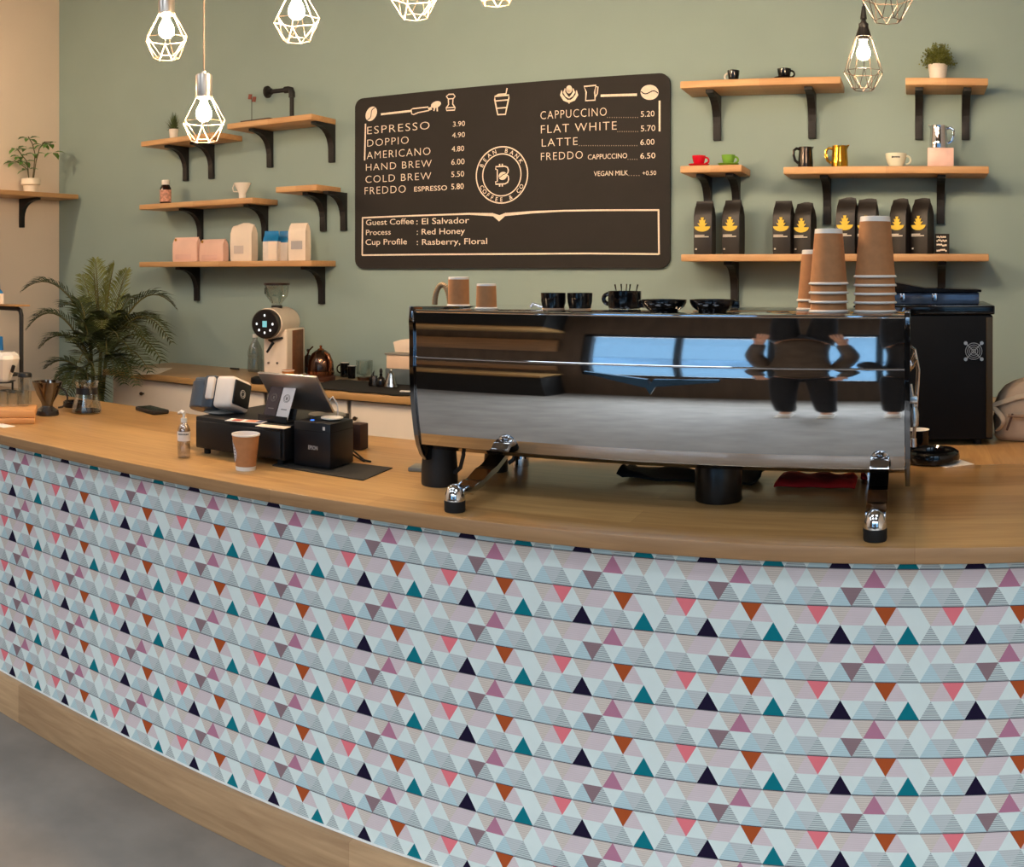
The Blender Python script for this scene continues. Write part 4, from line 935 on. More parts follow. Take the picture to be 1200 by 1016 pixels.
hz = px(36, p)
m = MB(); m.lathe([(0, 0), (.018, 0), (.018, .003), (0, .003)], n=14); m.tube([(0, 0, 0), (0, 0, hz)], .002, 6); m.build('wire', BLACKM, t)
for k, (dx, dz) in enumerate(((-.012, -.008), (.018, -.026))):
    m = MB(); m.box((dx, 0, hz+dz), (.026, .004, .030), rot=R('Y', 10), bevel=.001); m.build('tab', mat('faded_red', (130, 70, 58), .6), t)
# ------------------------------------------------------------------ things on the bar worktop
def onbar(x, y): return on(x, y, ZT+.0003)
# chopping boards, glasses and jars at the end
BW = wood('beech_board', (222, 164, 104), (196, 136, 80), 'X', (.5, .04), .45)
c = onbar(41, 497); d0 = Vector((c.x, c.y, ZT))
BA = .88; bR = Vector((math.cos(BA), math.sin(BA), 0)); bB = Vector((-math.sin(BA), math.cos(BA), 0))
m = MB(); m.box((-.12, .09, .011), (.24, .18, .022), bevel=.004); o = m.build('chopping_board', BW); o.location = (c.x, c.y, ZT+.0003); o.rotation_euler = (0, 0, BA); tag(o, 'lower pale beech chopping board at the end of the bar', 'chopping board')
m = MB(); m.box((-.115, .088, .014), (.23, .17, .028), bevel=.004); o = m.build('chopping_board', BW); o.location = (c.x, c.y, ZT+.0233); o.rotation_euler = (0, 0, BA-.03); tag(o, 'upper thicker beech chopping board lying on another board', 'chopping board')
p = onbar(4, 499); m = MB(); m.box((0, 0, .0004), (.10, .055, .0008)); o = m.build('paper_slip', WHITEP); o.location = (p.x-.01, p.y, ZT+.0002); tag(o, 'white paper slip before the chopping boards', 'paper')
def tumbler(label, p, r, h, mm=GLASS, lid=None, group='clear glasses on the bar end', cat='glass'):
    t = thing('drinking_glass' if not lid else 'glass_jar', label, cat, p, 0, group if not lid else None)
    m = MB(); m.lathe([(0, 0), (r*.92, 0), (r*.96, .004), (r, h), (r-.002, h), (r*.92, .008), (0, .006)], n=32); m.build('glass_wall', mm, t)
    if lid:
        m = MB(); m.lathe([(0, h), (r*1.03, h), (r*1.03, h+.012), (r*.9, h+.018), (0, h+.018)], n=28); m.build('lid', lid, t)
    return t
RIM = mat('board_reflection_rim', (214, 150, 90), .1)  # orange reflection of the boards put into a rim colour, not assigned
zb_ = .0515
for i, (x, lab) in enumerate(((3, 'clear glass at the very end of the chopping board'), (15, 'clear glass in the middle of the chopping board'), (27, 'clear glass at the inner end of the chopping board'))):
    q = on(x, 475.5, ZT+zb_+.0006); tumbler(lab, q, px(7, q), px(18, q))
p = onbar(28, 474); q = Vector((0, 2.62, ZT+.0003)); q.x = q.y*math.tan(th(29)); tumbler('tall glass jar with dark lid behind the smoked dripper', q, px(8.2, q), px(31, q), lid=BLACK, cat='jar')
# white faceted dripper held up on a small stand above the glasses
q = Vector((0, 2.76, ZT)); q.x = q.y*math.tan(th(3)); zt_d = at(3, 412, 2.76).z; u = px(1, q)
t = thing('dripper_stand', 'black rod stand carrying the white faceted dripper', 'stand', (q.x, q.y, ZT+.0003))
zd = at(3, 447, 2.76).z-ZT
m = MB(); m.box((0, .055, .004), (.12, .05, .008), bevel=.002); m.tube([(0, .06, .004), (0, .06, zd+.0)], .005, 8); m.lathe([(u*9, 0), (u*13, 0), (u*13, .005), (u*9, .005)], (0, 0, zd-.004), 24, close=True); m.box((0, .045, zd-.001), (.01, .06, .004)); m.build('stand_rod', BLACKM, t)
t = thing('pour_over_dripper', 'large white faceted dripper above the glasses at the bar end', 'coffee dripper', (q.x, q.y, ZT+zd+.0016))
m = MB(); m.lathe([(u*8.5, 0), (u*10, u*2), (u*21, u*27), (u*20, u*31), (u*14, u*35), (u*13.4, u*35), (u*19, u*30.4), (u*19.6, u*27), (u*8, u*2)], n=10, close=True); m.build('cone', WHITEC, t, angle=10)
m = MB(); m.box((u*20, 0, u*16), (u*4, .012, u*9), rot=R('Y', 25), bevel=.003); m.build('handle', BLACKM, t)
# black rack with coffee bags
q = Vector((0, 2.86, ZT+.0003)); q.x = q.y*math.tan(th(25)); zt_r = at(25, 362, 2.86).z-ZT
t = thing('display_rack', 'black square pipe rack at the bar end carrying blue topped bags', 'rack', q)
wR = .46
m = MB()
for xx in (0, -wR):
    m.tube([(xx, 0, 0), (xx, 0, zt_r-.03), (xx-(.008 if xx == 0 else -.008), 0, zt_r-.008), (xx-(.03 if xx == 0 else -.03), 0, zt_r)], .011, 10)
m.tube([(-.03, 0, zt_r), (-wR+.03, 0, zt_r)], .011, 10); m.build('frame', BLACKM, t)
m = MB(); m.box((-wR/2, 0, zt_r+.015), (wR+.02, .09, .008), bevel=.002); m.build('top_shelf', OAKY, t)
zlow = at(5, 437, 2.86).z-ZT
m = MB(); m.box((-wR/2, 0, zlow), (wR-.02, .085, .008), bevel=.002); m.build('lower_shelf', BLACKM, t)
tz = ZT+zt_r+.0195
p = Vector((2.86*math.tan(th(-8)), 2.86, tz)); bag('blue topped white coffee bag on top of the black rack', p, px(26, p), .05, px(30, p), BWHITE, 0, 'blue topped bags on the rack', topm=BLUE, top=.45)
p = Vector((2.86*math.tan(th(-3)), 2.86, ZT+zlow+.0045)); bag('blue topped coffee bag on the lower shelf of the black rack', p, px(22, p), .05, px(41, p), BWHITE, 0, 'blue topped bags on the rack', topm=BLUE, top=.45)
# smoked dripper, dark dish, carafe
p = onbar(55.5, 486); r = px(17.5, p); h = at(55, 447, p.y).z-ZT
t = thing('immersion_dripper', 'smoked brown plastic dripper with cone top at the bar end', 'coffee dripper', p)
m = MB(); m.lathe([(r*.36, h*.27), (r*.42, h*.38), (r*.72, h*.62), (r*1.02, h*.97), (r*1.03, h), (r*.98, h), (r*.68, h*.62), (r*.3, h*.36)], n=36); m.build('cone', thin_glass('smoked_brown_plastic', (140, 116, 86), .1), t)
m = MB(); m.lathe([(r*.36, h*.28), (r*.4, h*.24), (r*.74, h*.14), (r*.8, h*.05), (r*.78, 0), (r*.74, 0), (r*.70, h*.1), (0, h*.2)], n=36); m.build('base', mat('smoke_grey_plastic', (40, 36, 34), .12), t)
m = MB(); handle(m, r*.9, h, .4, .9, .004); m.build('handle', mat('smoke_grey_plastic', (40, 36, 34), .12), t)
p = onbar(76, 478); m = MB(); r = px(13, p); m.lathe([(0, .003), (r*.9, .0), (r, .012), (r*.96, .024), (r*.86, .026), (r*.8, .012), (0, .010)], n=36); o = m.build('dark_dish', BLACKG); o.location = (p.x, p.y+.05, ZT+.0003); tag(o, 'low glossy black dish between the smoked dripper and carafe', 'dish')
p = onbar(97.5, 484); r = px(18, p); h = at(97, 447, p.y).z-ZT; p.y += .02
t = thing('glass_carafe', 'round glass server with dark collar and a little coffee', 'carafe', p)
m = MB(); m.lathe([(0, .001), (r*.92, 0), (r, .006), (r*.97, h*.16), (r*.72, h*.58), (r*.66, h*.74), (r*.76, h*.96), (r*.78, h), (r*.76, h), (r*.64, h*.74), (r*.70, h*.58), (r*.95, h*.16), (r*.9, .005), (0, .004)], n=40); m.build('vessel', GLASS, t)
m = MB(); m.lathe([(r*.715, h*.60), (r*.70, h*.66), (r*.70, h*.80), (r*.66, h*.80), (r*.66, h*.6)], n=36, close=True); m.build('collar', BLACK, t)
m = MB(); m.lathe([(0, .0045), (r*.88, .0055), (r*.945, h*.09), (0, h*.09)], n=36); m.build('coffee', COFFEE, t)
m = MB(); handle(m, r*.78, h, -.5, 1.0, .004); m.build('handle', GLASS, t)
# phone
p = onbar(171, 484); m = MB(); m.box((0, 0, .009), (.155, .075, .016), bevel=.004); m.mi = 1; m.box((.0, 0, .0175), (.14, .064, .001)); o = m.build('phone', [BLACKM, BLACKG]); o.location = (p.x, p.y+.035, ZT+.0003); o.rotation_euler = (0, 0, -.28); tag(o, 'black phone in a thick case lying alone on the bar', 'phone')
# hand sanitiser
p = onbar(215.5, 536); r = px(7.6, p); t = thing('pump_bottle', 'clear hand sanitiser pump bottle with white label', 'bottle', p)
u = px(1, p)
m = MB(); m.lathe([(0, 0), (r*.94, 0), (r, .003), (r, u*33), (r*.8, u*37), (r*.42, u*40), (r*.42, u*42), (r*.38, u*42), (r*.75, u*36), (r*.95, u*32), (r*.93, .005), (0, .004)], n=30); m.build('bottle_body', thin_glass('clear_bottle', (246, 243, 238), .16, .1), t)
m = MB(); m.lathe([(r*1.015, u*20), (r*1.015, u*31)], n=30, arc=4.2, rot=R('Z', 150)); lb = m.build('label', mat('bottle_label', (228, 214, 200), .6), t)
m = MB()
for k in range(7):
    a = math.radians(265+k*14); m.box((r*1.03*math.cos(a), r*1.03*math.sin(a), u*28), (.001, .0032, .004), rot=Matrix.Rotation(a, 3, 'Z'))
m.build('label_lettering', BLACK, lb)
m = MB(); m.lathe([(0, u*41), (r*.5, u*41), (r*.5, u*46), (r*.2, u*46.5), (r*.2, u*51), (0, u*51)], n=20); m.tube([(r*.15, 0, u*52), (-r*.5, 0, u*53), (-r*1.15, 0, u*51)], [.006, .006, .004], 10); m.build('pump', mat('white_pump', (232, 224, 212), .4), t)
# cash drawer
XD0, XD1, YD0, YD1, ZD = -2.10, -1.745, 2.30, 2.66, .112
t = thing('cash_drawer', 'wide black cash drawer under the card terminal', 'cash drawer', ((XD0+XD1)/2, (YD0+YD1)/2, ZT+.0003))
w, d = XD1-XD0, YD1-YD0
m = MB(); m.box((0, .004, .012+ZD/2), (w, d-.008, ZD-.012), bevel=.003); m.build('housing', BLACK, t)
m = MB(); m.box((0, -d/2+.003, .012+ZD*.47), (w-.016, .010, ZD*.74), bevel=.003); m.build('drawer_front', BLACK, t)
for sx in (-1, 1):
    for sy in (-1, 1):
        m = MB(); m.lathe([(0, 0), (.011, 0), (.011, .02), (0, .02)], (sx*(w/2-.03), sy*(d/2-.03), 0), 14); m.build('foot', RUBBER, t)
ztd = ZT+ZD+.0073
# card terminal on its stand, back turned to the customers
q = Vector((0, 2.42, ztd)); q.x = q.y*math.tan(th(258))
t = thing('card_terminal', 'white and blue-grey card payment terminal tilted on the cash drawer', 'card terminal', q, .06)
TM = Matrix.Rotation(math.radians(-4), 3, 'Y') @ Matrix.Rotation(math.radians(-20), 3, 'X')
tw = mat('terminal_white', (226, 214, 202), .4); tg = mat('terminal_blue_grey', (66, 74, 84), .4)
def tl(v, o=(0, 0, .057)): return TM @ Vector(v)+Vector(o)
m = MB(); m.lathe([(0, 0), (.052, 0), (.055, .003), (.05, .006), (.018, .012), (.016, .02), (0, .02)], n=28); m.build('stand', mat('grey_stand', (160, 152, 144), .4), t)
m = MB(); m.box(tl((.050, 0, .0)), (.075, .105, .105), rot=TM, bevel=.014, seg=4); m.build('housing', tw, t)
m = MB(); m.box(tl((.0875, 0, .002)), (.008, .088, .080), rot=TM, bevel=.004); s_ = m.build('reader_plate', BLACK, t)
m = MB()
for rr_ in (.013, .008): m.tube([tl((.0925, rr_*math.cos(2*PI*k/20), .002+rr_*math.sin(2*PI*k/20))) for k in range(20)], .0009, 6, closed=True)
m.build('contactless_symbol', mat('terminal_print', (200, 190, 176), .5), s_)
m = MB(); m.box(tl((-.012, 0, .0)), (.045, .100, .108), rot=TM, bevel=.006); m.build('clasp', tg, t)
m = MB(); m.box(tl((-.004, -.008, .010)), (.028, .10, .075), rot=TM, bevel=.006); m.build('side_cover', tw, t)
m = MB(); m.lathe([(0, -.046), (.044, -.046), (.048, -.042), (.048, .042), (.044, .046), (0, .046)], tl((-.060, .0, -.006)), 30, rot=TM); m.box(tl((-.050, .0, .035)), (.06, .09, .03), rot=TM, bevel=.006); m.build('printer_roll_cover', tg, t)
# things lying on the drawer
a = on(284, 494.5, ztd)
m = MB(); m.box((0, 0, .0006), (.125, .05, .0012)); m.mi = 1
m.box((-.03, .0, .0014), (.03, .035, .0006)); m.mi = 2; m.box((.018, 0, .0014), (.035, .035, .0006)); m.mi = 3; m.box((.048, 0, .0014), (.018, .035, .0006))
o = m.build('sticker_sheet', [WHITEP, mat('sticker_red', (176, 70, 52), .5), mat('sticker_orange', (216, 130, 90), .5), mat('sticker_navy', (60, 60, 96), .5)], smooth=False); o.location = (a.x, a.y+.02, ztd+.0003); o.rotation_euler = (0, 0, .25); tag(o, 'white sheet of coloured stickers on the cash drawer', 'sticker sheet')
a = on(317, 501, ztd); m = MB(); m.box((0, 0, .001), (.10, .04, .002)); o = m.build('paper_card', mat('cream_card', (226, 206, 184), .7)); o.location = (a.x, a.y+.012, ztd+.0003); o.rotation_euler = (0, 0, .12); tag(o, 'cream card lying before the leaflets on the cash drawer', 'card')
a = on(326, 495, ztd)
a.x -= .018; a.y -= .02
t = thing('leaflet_holder', 'small black holder for leaflets on the cash drawer', 'holder', (a.x+.002, a.y+.035, ztd+.0003), -.05)
m = MB(); m.box((0, 0, .004), (.115, .05, .008), bevel=.002); m.box((0, -.022, .010), (.115, .005, .02), bevel=.001); m.box((0, .022, .02), (.115, .004, .04), rot=R('X', -18), bevel=.001); m.build('holder_body', BLACK, t)
LM = Matrix.Rotation(math.radians(-24), 3, 'X')
for k, (dx, mm, lab) in enumerate(((-.024, mat('brown_leaflet', (70, 52, 50), .6), 'dark brown leaflet with round emblem leaning in the holder'), (.026, mat('white_leaflet', (226, 214, 208), .6), 'white leaflet with round emblem leaning in the holder'))):
    lf = thing('leaflet', lab, 'leaflet', (a.x+.002+dx, a.y+.035-.012, ztd+.0095), -.05, 'leaflets in the holder')
    hh = .104
    m = MB(); m.box(LM @ Vector((0, 0, hh/2)), (.048, .002, hh), rot=LM); m.build('sheet', mm, lf)
    m = MB()
    for rr_ in (.0125, .0095): m.tube([LM @ Vector((rr_*math.cos(2*PI*i/24), -.0016, hh*.64+rr_*math.sin(2*PI*i/24))) for i in range(24)], .0006, 5, closed=True)
    m.box(LM @ Vector((0, -.0016, hh*.64)), (.006, .0008, .009), rot=LM)
    m.build('printed_logo', mat('leaflet_print', (130, 118, 108), .6), lf)
    m = MB(); m.box(LM @ Vector((0, -.0016, hh*.30)), (.022, .0008, .003), rot=LM); m.build('printed_lettering', mat('leaflet_print', (130, 118, 108), .6), lf)
# tablet on its arm
tl0, tr0 = at(302, 436, 2.38), at(371, 439.5, 2.38); br0 = Vector((tr0.x, 2.475, at(390, 483, 2.475).z)); bl0 = Vector((tl0.x, 2.475, br0.z))
t = thing('tablet', 'silver tablet on an arm with its back to the customers', 'tablet', ((tl0.x+tr0.x)/2, 2.52, ztd+.0003))
O = Vector(t.location); cz = (tl0.z+br0.z)/2-O.z; ang = math.atan2(2.475-2.38, tl0.z-br0.z)
hh = math.hypot(2.475-2.38, tl0.z-br0.z); ww = tr0.x-tl0.x; AM = Matrix.Rotation(ang, 3, 'X'); ctr = Vector((0, (2.38+2.475)/2-O.y, cz))
m = MB(); m.box(ctr, (ww, .009, hh), rot=AM, bevel=.003, seg=3); m.build('tablet_case', mat('aluminium_back', (176, 170, 164), .32, .85, var=.02), t)
m = MB(); m.box(ctr+AM @ Vector((0, .005, 0)), (ww-.012, .001, hh-.012), rot=AM); m.build('screen', BLACKG, t)
m = MB(); q0 = ctr+AM @ Vector((.02, .006, -.02)); m.tube([q0, q0+Vector((0, .02, -.01)), Vector((.02, .06, .03)), Vector((.02, .05, .01))], .010, 12); m.lathe([(0, 0), (.06, 0), (.06, .006), (.02, .010), (0, .010)], (.02, .05, 0), 28); m.build('stand_arm', mat('stand_aluminium', (150, 146, 140), .35, .8), t)
qb = ctr+AM @ Vector((ww/2, .004, -hh*.18))
m = MB(); m.tube([qb, qb+Vector((.012, .0, .012)), qb+Vector((.022, .01, -.01)), qb+Vector((.020, .02, -.06)), qb+Vector((-.02, .04, -.09)), qb+Vector((-.06, .07, ZT-O.z-qb.z+.006-.0))], .0024, 8); m.build('charging_cable', mat('white_cable', (230, 222, 212), .5), t)
# receipt printer on its mat
a = onbar(320, 547); 
mm_ = MB(); cs = [onbar(319, 546), onbar(425.5, 563.5), onbar(460, 549), onbar(352, 535)]
mm_.prism([(v.x, v.y, ZT+.0003) for v in cs], (0, 0, .003)); tag(mm_.build('rubber_mat', mat('dark_olive_rubber', (42, 38, 32), .8, var=.1)), 'dark flat rubber mat under the receipt printer', 'mat')
pc = onbar(385, 553); xw, yd, zh = .132, .125, .135
t = thing('receipt_printer', 'black cube receipt printer on the rubber mat', 'printer', (pc.x-xw/2, pc.y+yd/2+.008, ZT+.0036))
m = MB(); m.box((0, 0, zh*.5+.001), (xw, yd, zh-.004), bevel=.004); m.build('housing', mat('printer_black', (18, 18, 22), .4, var=.1), t)
m = MB(); m.box((0, 0, zh*.80), (xw+.001, yd+.001, .0015)); m.build('lid_seam', mat('seam_black', (6, 6, 6), .8), t)
txt = text_obj('printed_lettering', 'EPSON', mat('printer_print', (150, 146, 142), .5), (-.012, -yd/2-.0006, zh*.40), (PI/2, 0, 0), .016, .034, t, thin=.0006)
m = MB(); m.box((xw/2-.022, -yd/2-.0004, zh*.88), (.008, .0006, .010)); m.build('status_light', mat('pale_status_light', (190, 190, 190), .4), t)
m = MB(); m.lathe([(0, 0), (.006, 0), (.006, .0006), (0, .0006)], (-.02, -.03, zh-.0008), 14); m.build('power_light', mat('blue_led', (60, 110, 230), .4, emit=(60, 120, 255), es=2), t)
m = MB(); r = .034; m.lathe([(0, 0), (r*.6, 0), (r, .004), (r, .007), (r*.9, .008), (r*.55, .0035), (0, .003)], n=36); o = m.build('cup_lid', mat('cream_lid', (222, 212, 196), .45)); o.location = (pc.x-xw*.33, pc.y+yd*.66, ZT+.0036+zh-.0004); tag(o, 'cream round lid lying on top of the receipt printer', 'lid')
q = onbar(418, 528); m = MB(); m.box((0, 0, .042), (.045, .05, .084), rot=None, bevel=.003); o = m.build('card_box', mat('dark_brown_card', (52, 32, 26), .6)); o.location = (q.x-.012, q.y+.03, ZT+.0003); tag(o, 'small dark brown box standing behind the receipt printer', 'box')
q = onbar(415, 540); m = MB()
m.tube([(pc.x-.03, pc.y+yd+.012, ZT+.03), (q.x-.03, q.y+.03, ZT+.028), (q.x+.0, q.y+.015, ZT+.02), (q.x+.03, q.y+.01, ZT+.004), (q.x+.06, q.y+.0, ZT+.004)], .003, 8); m.tube([(pc.x-.03, pc.y+yd+.012, ZT+.02), (q.x-.03, q.y+.025, ZT+.018), (q.x+.01, q.y+.005, ZT+.010), (q.x+.04, q.y-.004, ZT+.004)], .003, 8)
tag(m.build('printer_cable', BLACK), 'pair of black cables curling out behind the receipt printer', 'cable')
# takeaway cup
p = onbar(288, 550); r = px(16.4, p); u = px(1, p)
t = thing('takeaway_cup', 'kraft paper takeaway cup with round white emblem before the cash drawer', 'paper cup', p, 0)
h = u*42; rb_ = r*.72
m = MB(); m.lathe([(rb_*1.03, u*4.6), (r*.985, h-.002), (r*.96, h-.002), (rb_, u*4.6)], n=44, close=True); m.build('sleeve', KRAFT, t)
m = MB(); m.lathe([(0, .002), (rb_-.002, .002), (rb_-.001, 0), (rb_, 0), (rb_*1.04, u*4.7), (rb_, u*4.7)], n=44); m.build('base_band', WHITEC, t)
m = MB(); m.lathe([(r*.975, h-.005), (r*1.02, h-.004), (r*1.025, h), (r*.99, h+.001), (r*.95, h-.003)], n=44, close=True); m.build('rim', WHITEC, t)
m = MB(); m.lathe([(r*.955, h-.003), (rb_*1.0, .006), (0, .005)], n=44); m.build('lining', WHITEP, t)
# emblem wrapped round the side: white disc with ring marks
def wrap(a_c, zc, rad, off, mi_, m, n=28, ring=None):
    def pt(rr_, k):
        s_, v = rr_*math.cos(2*PI*k/n), rr_*math.sin(2*PI*k/n); z = zc+v; R_ = rb_*1.03+(r*.985-rb_*1.03)*(z-u*4.6)/(h-.002-u*4.6)+off; a = a_c+s_/R_
        return (R_*math.cos(a), R_*math.sin(a), z)
    rings = [0.001, .35, .7, 1.0] if ring is None else [ring[0], ring[1]]
    m.grid([[pt(rad*q, k) for k in range(n+1)] for q in rings], mi_)
m = MB(); ac = math.radians(206); wrap(ac, u*21, u*13.5, .0006, 0, m); lg = m.build('emblem', mat('emblem_white', (226, 226, 232), .6), t, fix=False)
m = MB(); wrap(ac, u*21, u*13.5, .0011, 0, m, ring=(.93, .98)); wrap(ac, u*21, u*13.5, .0011, 0, m, ring=(.62, .66))
for k in range(18):
    if k in (4, 13): continue
    a0 = 2*PI*k/18
    s_, v = u*10.8*math.cos(a0), u*10.8*math.sin(a0); z = u*21+v; R_ = rb_*1.03+(r*.985-rb_*1.03)*(z-u*4.6)/(h-.002-u*4.6)+.0012; a = ac+s_/R_
    m.box((R_*math.cos(a), R_*math.sin(a), z), (.0008, .0022, .003), rot=Matrix.Rotation(a, 3, 'Z') @ Matrix.Rotation(-(a0-PI/2), 3, 'X'))
m.build('emblem_lettering', mat('emblem_ink', (60, 62, 90), .6), lg, fix=False)

# ------------------------------------------------------------------ things on the back worktop
def onback(x, y, ymax=4.42): p = on(x, y, ZT+.0003); k = min(1, ymax/p.y); return Vector((p.x*k, p.y*k, p.z))
cs = [onback(147, 439.5), onback(185, 438.5), onback(202, 431.5), onback(160, 431)]
m = MB(); m.prism([(v.x, v.y, ZT+.0004) for v in cs], (0, 0, .0012)); tag(m.build('paper_sheet', WHITEP, smooth=False), 'white paper sheet at the free end of the back worktop', 'paper')
a, b = onback(270, 431.5), onback(280, 430.5); m = MB(); m.tube([a+Vector((0, 0, .005)), b+Vector((0, 0, .005))], .005, 8); tag(m.build('pen', BLACK), 'black pen lying on the back worktop beside the water bottle', 'pen')
p = onback(299, 433, 4.40); u = px(1, p); r = 8.6*u
t = thing('water_bottle', 'clear plastic water bottle beside the white grinder', 'bottle', p)
m = MB(); m.lathe([(0, 0), (r*.9, 0), (r, .006), (r, u*14), (r*.93, u*16), (r, u*18), (r, u*24), (r*.8, u*30), (r*.35, u*37), (r*.32, u*40), (0, u*40)], n=28); m.build('bottle_body', thin_glass('water_bottle_plastic', (226, 228, 226), .12), t)
m = MB(); m.lathe([(0, u*40), (r*.36, u*40), (r*.36, u*44), (0, u*44)], n=18); m.build('cap', mat('pale_cap', (210, 210, 206), .4), t)
# grinder
p = Vector((4.16*math.tan(th(327)), 4.16, ZT+.0003)); u = px(1, p)
t = thing('coffee_grinder', 'tall white coffee grinder with round black dial and glass hopper', 'coffee grinder', p, math.radians(14))
GW = mat('grinder_white', (232, 216, 198), .3, var=.02)
zc_ = u*67
m = MB(); m.box((.02, .03, zc_*.45), (.135, .26, zc_*.9), bevel=.012, seg=3); m.build('column', GW, t)
m = MB(); m.box((0, .02, .012), (.20, .27, .024), bevel=.006); m.build('base_plate', GW, t)
m = MB(); m.box((.0885, .05, zc_*.47), (.004, .15, zc_*.80), bevel=.001); m.build('wood_panel', wood('grinder_wood', (140, 84, 44), (100, 58, 30), 'XZ', (1, 1), .5), t)
m = MB(); m.lathe([(0, -.13), (.078, -.13), (.082, -.126), (.082, .10), (.075, .135), (.05, .158), (0, .165)], (0.0, -.02, zc_), 40, rot=R('X', -90)); m.build('head', GW, t)
m = MB(); m.lathe([(0, -.168), (.07, -.168), (.077, -.162), (.077, -.13), (0, -.13)], (0, -.02, zc_), 40, rot=R('X', -90)); dial = m.build('dial', mat('dial_black', (24, 20, 20), .35), t)
for k in range(8):
    if k == 1 or k == 7: continue
    a = PI/2+2*PI*k/8; m = MB(); m.ball((.045*math.cos(a), -.1895, zc_+.045*math.sin(a)), .0056, 10, 1, .25, 1.25); m.build('button', mat('lit_button', (240, 244, 250), .4, emit=(230, 240, 255), es=.5), dial)
m = MB(); m.box((0, -.189, zc_), (.024, .003, .032)); m.build('display', mat('lit_display', (90, 150, 160), .4, emit=(120, 190, 200), es=.5), dial)
m = MB(); m.lathe([(0, 0), (.03, 0), (.03, .016), (0, .016)], (0, -.03, zc_+.076), 24); m.build('hopper_collar', BLACK, t)
m = MB(); zh0 = zc_+.090
m.lathe([(.024, zh0), (.028, zh0+.012), (.060, zh0+.055), (.066, zh0+.11), (.064, zh0+.11), (.058, zh0+.056), (.024, zh0+.014)], (0, -.03, 0), 36); m.build('hopper', GLASS, t)
m = MB(); m.lathe([(0, zh0+.11), (.07, zh0+.11), (.07, zh0+.122), (0, zh0+.124)], (0, -.03, 0), 36); m.build('hopper_lid', mat('brown_black_lid', (40, 26, 22), .35), t)
m = MB(); m.box((-.066, -.03, zh0+.08), (.006, .02, .034), bevel=.002); m.build('hopper_badge', BLACK, t)
m = MB(); m.tube([(.0, -.13, zc_-.085), (.03, -.15, zc_-.10), (.0, -.16, zc_-.15)], [.008, .009, .006], 10); m.tube([(.01, -.13, zc_-.088), (.07, -.11, zc_-.074)], .006, 8); m.build('spout_lever', BLACK, t)
for dx in (-.025, .025):
    m = MB(); m.lathe([(0, 0), (.006, 0), (.006, .008), (0, .008)], (dx+.01, -.1, zc_*.32), 12, rot=R('X', 90)); m.build('hook', STEEL, t)
q = Vector((4.05*math.tan(th(321)), 4.05, 0)); m = MB(); m.lathe([(0, 0), (.04, 0), (.045, .01), (.042, .03), (.02, .038), (0, .04)], n=28); m.tube([(.02, 0, .02), (.07, .01, .028)], .008, 8); o = m.build('portafilter_funnel', BLACK); o.location = (q.x-.02, 3.95, ZT+.0003); tag(o, 'low black dosing funnel before the white grinder', 'funnel')
q = Vector((3.97*math.tan(th(337.5)), 3.97, ZT+.0003)); t = thing('paper_cup', 'small kraft paper cup standing before the white grinder', 'paper cup', q); r = px(7.6, q); h = px(18, q)
m = MB(); m.lathe([(0, 0), (r*.74, 0), (r*.97, h), (r*.94, h), (r*.7, .006), (0, .005)], n=32); m.build('sleeve', mat('orange_kraft', (190, 122, 66), .7), t)
m = MB(); m.lathe([(r*.95, h-.004), (r*1.03, h-.003), (r*1.03, h+.001), (r*.94, h)], n=32, close=True); m.build('rim', WHITEC, t)
# kettle
p = Vector((4.26*math.tan(th(376)), 4.26, ZT+.0003)); u = px(1.12, p)
t = thing('kettle', 'copper gooseneck kettle on its round heating base', 'kettle', p, .1)
COP = mat('copper_steel', (186, 122, 84), .18, 1.0); DK = mat('dark_kettle_steel', (96, 74, 62), .2, 1.0)
m = MB(); m.lathe([(0, 0), (u*15, 0), (u*15.5, u*1), (u*15.5, u*4.5), (u*13, u*6), (0, u*6)], n=36); m.build('heating_base', mat('dark_wood_base', (70, 40, 26), .4), t)
m = MB(); m.lathe([(0, u*6.2), (u*13.4, u*6.2), (u*14, u*9), (u*13, u*20), (u*9.5, u*28), (u*5, u*31.6), (0, u*32)], n=40); m.build('kettle_body', DK, t)
m = MB(); m.lathe([(u*13.6, u*6.3), (u*14.2, u*7), (u*14.2, u*10), (u*13.6, u*10.5)], n=40, close=True); m.build('band', COP, t)
m = MB(); m.lathe([(0, u*31), (u*4, u*31.5), (u*3.2, u*33), (u*1, u*34), (u*1.6, u*36), (0, u*37)], n=24); m.build('lid', COP, t)
m = MB(); m.tube([(u*6, -u*2, u*29), (u*12, -u*5, u*27), (u*15, -u*6.5, u*20), (u*14.4, -u*6.5, u*11)], u*2.0, 10); m.build('handle', COP, t)
m = MB(); m.tube([(-u*12, 0, u*12), (-u*17, 0, u*15), (-u*17, 0, u*24), (-u*14, 0, u*31), (-u*9, -u*1, u*35)], [u*2, u*1.5, u*1.1, u*.9, u*.8], 10); m.build('gooseneck_spout', DK, t)
p = Vector((4.36*math.tan(th(361)), 4.36, ZT+.0003)); u = px(1, p); t = thing('french_press', 'slim black cylinder press between grinder and kettle', 'coffee press', p)
m = MB(); m.lathe([(0, 0), (u*4.6, 0), (u*4.6, u*24), (u*2, u*26), (0, u*26)], n=24); m.build('cylinder', BLACK, t); m = MB(); m.tube([(0, 0, u*26), (0, 0, u*30)], u*.6, 8); m.ball((0, 0, u*31), u*2, 14); m.build('plunger_knob', BLACK, t)
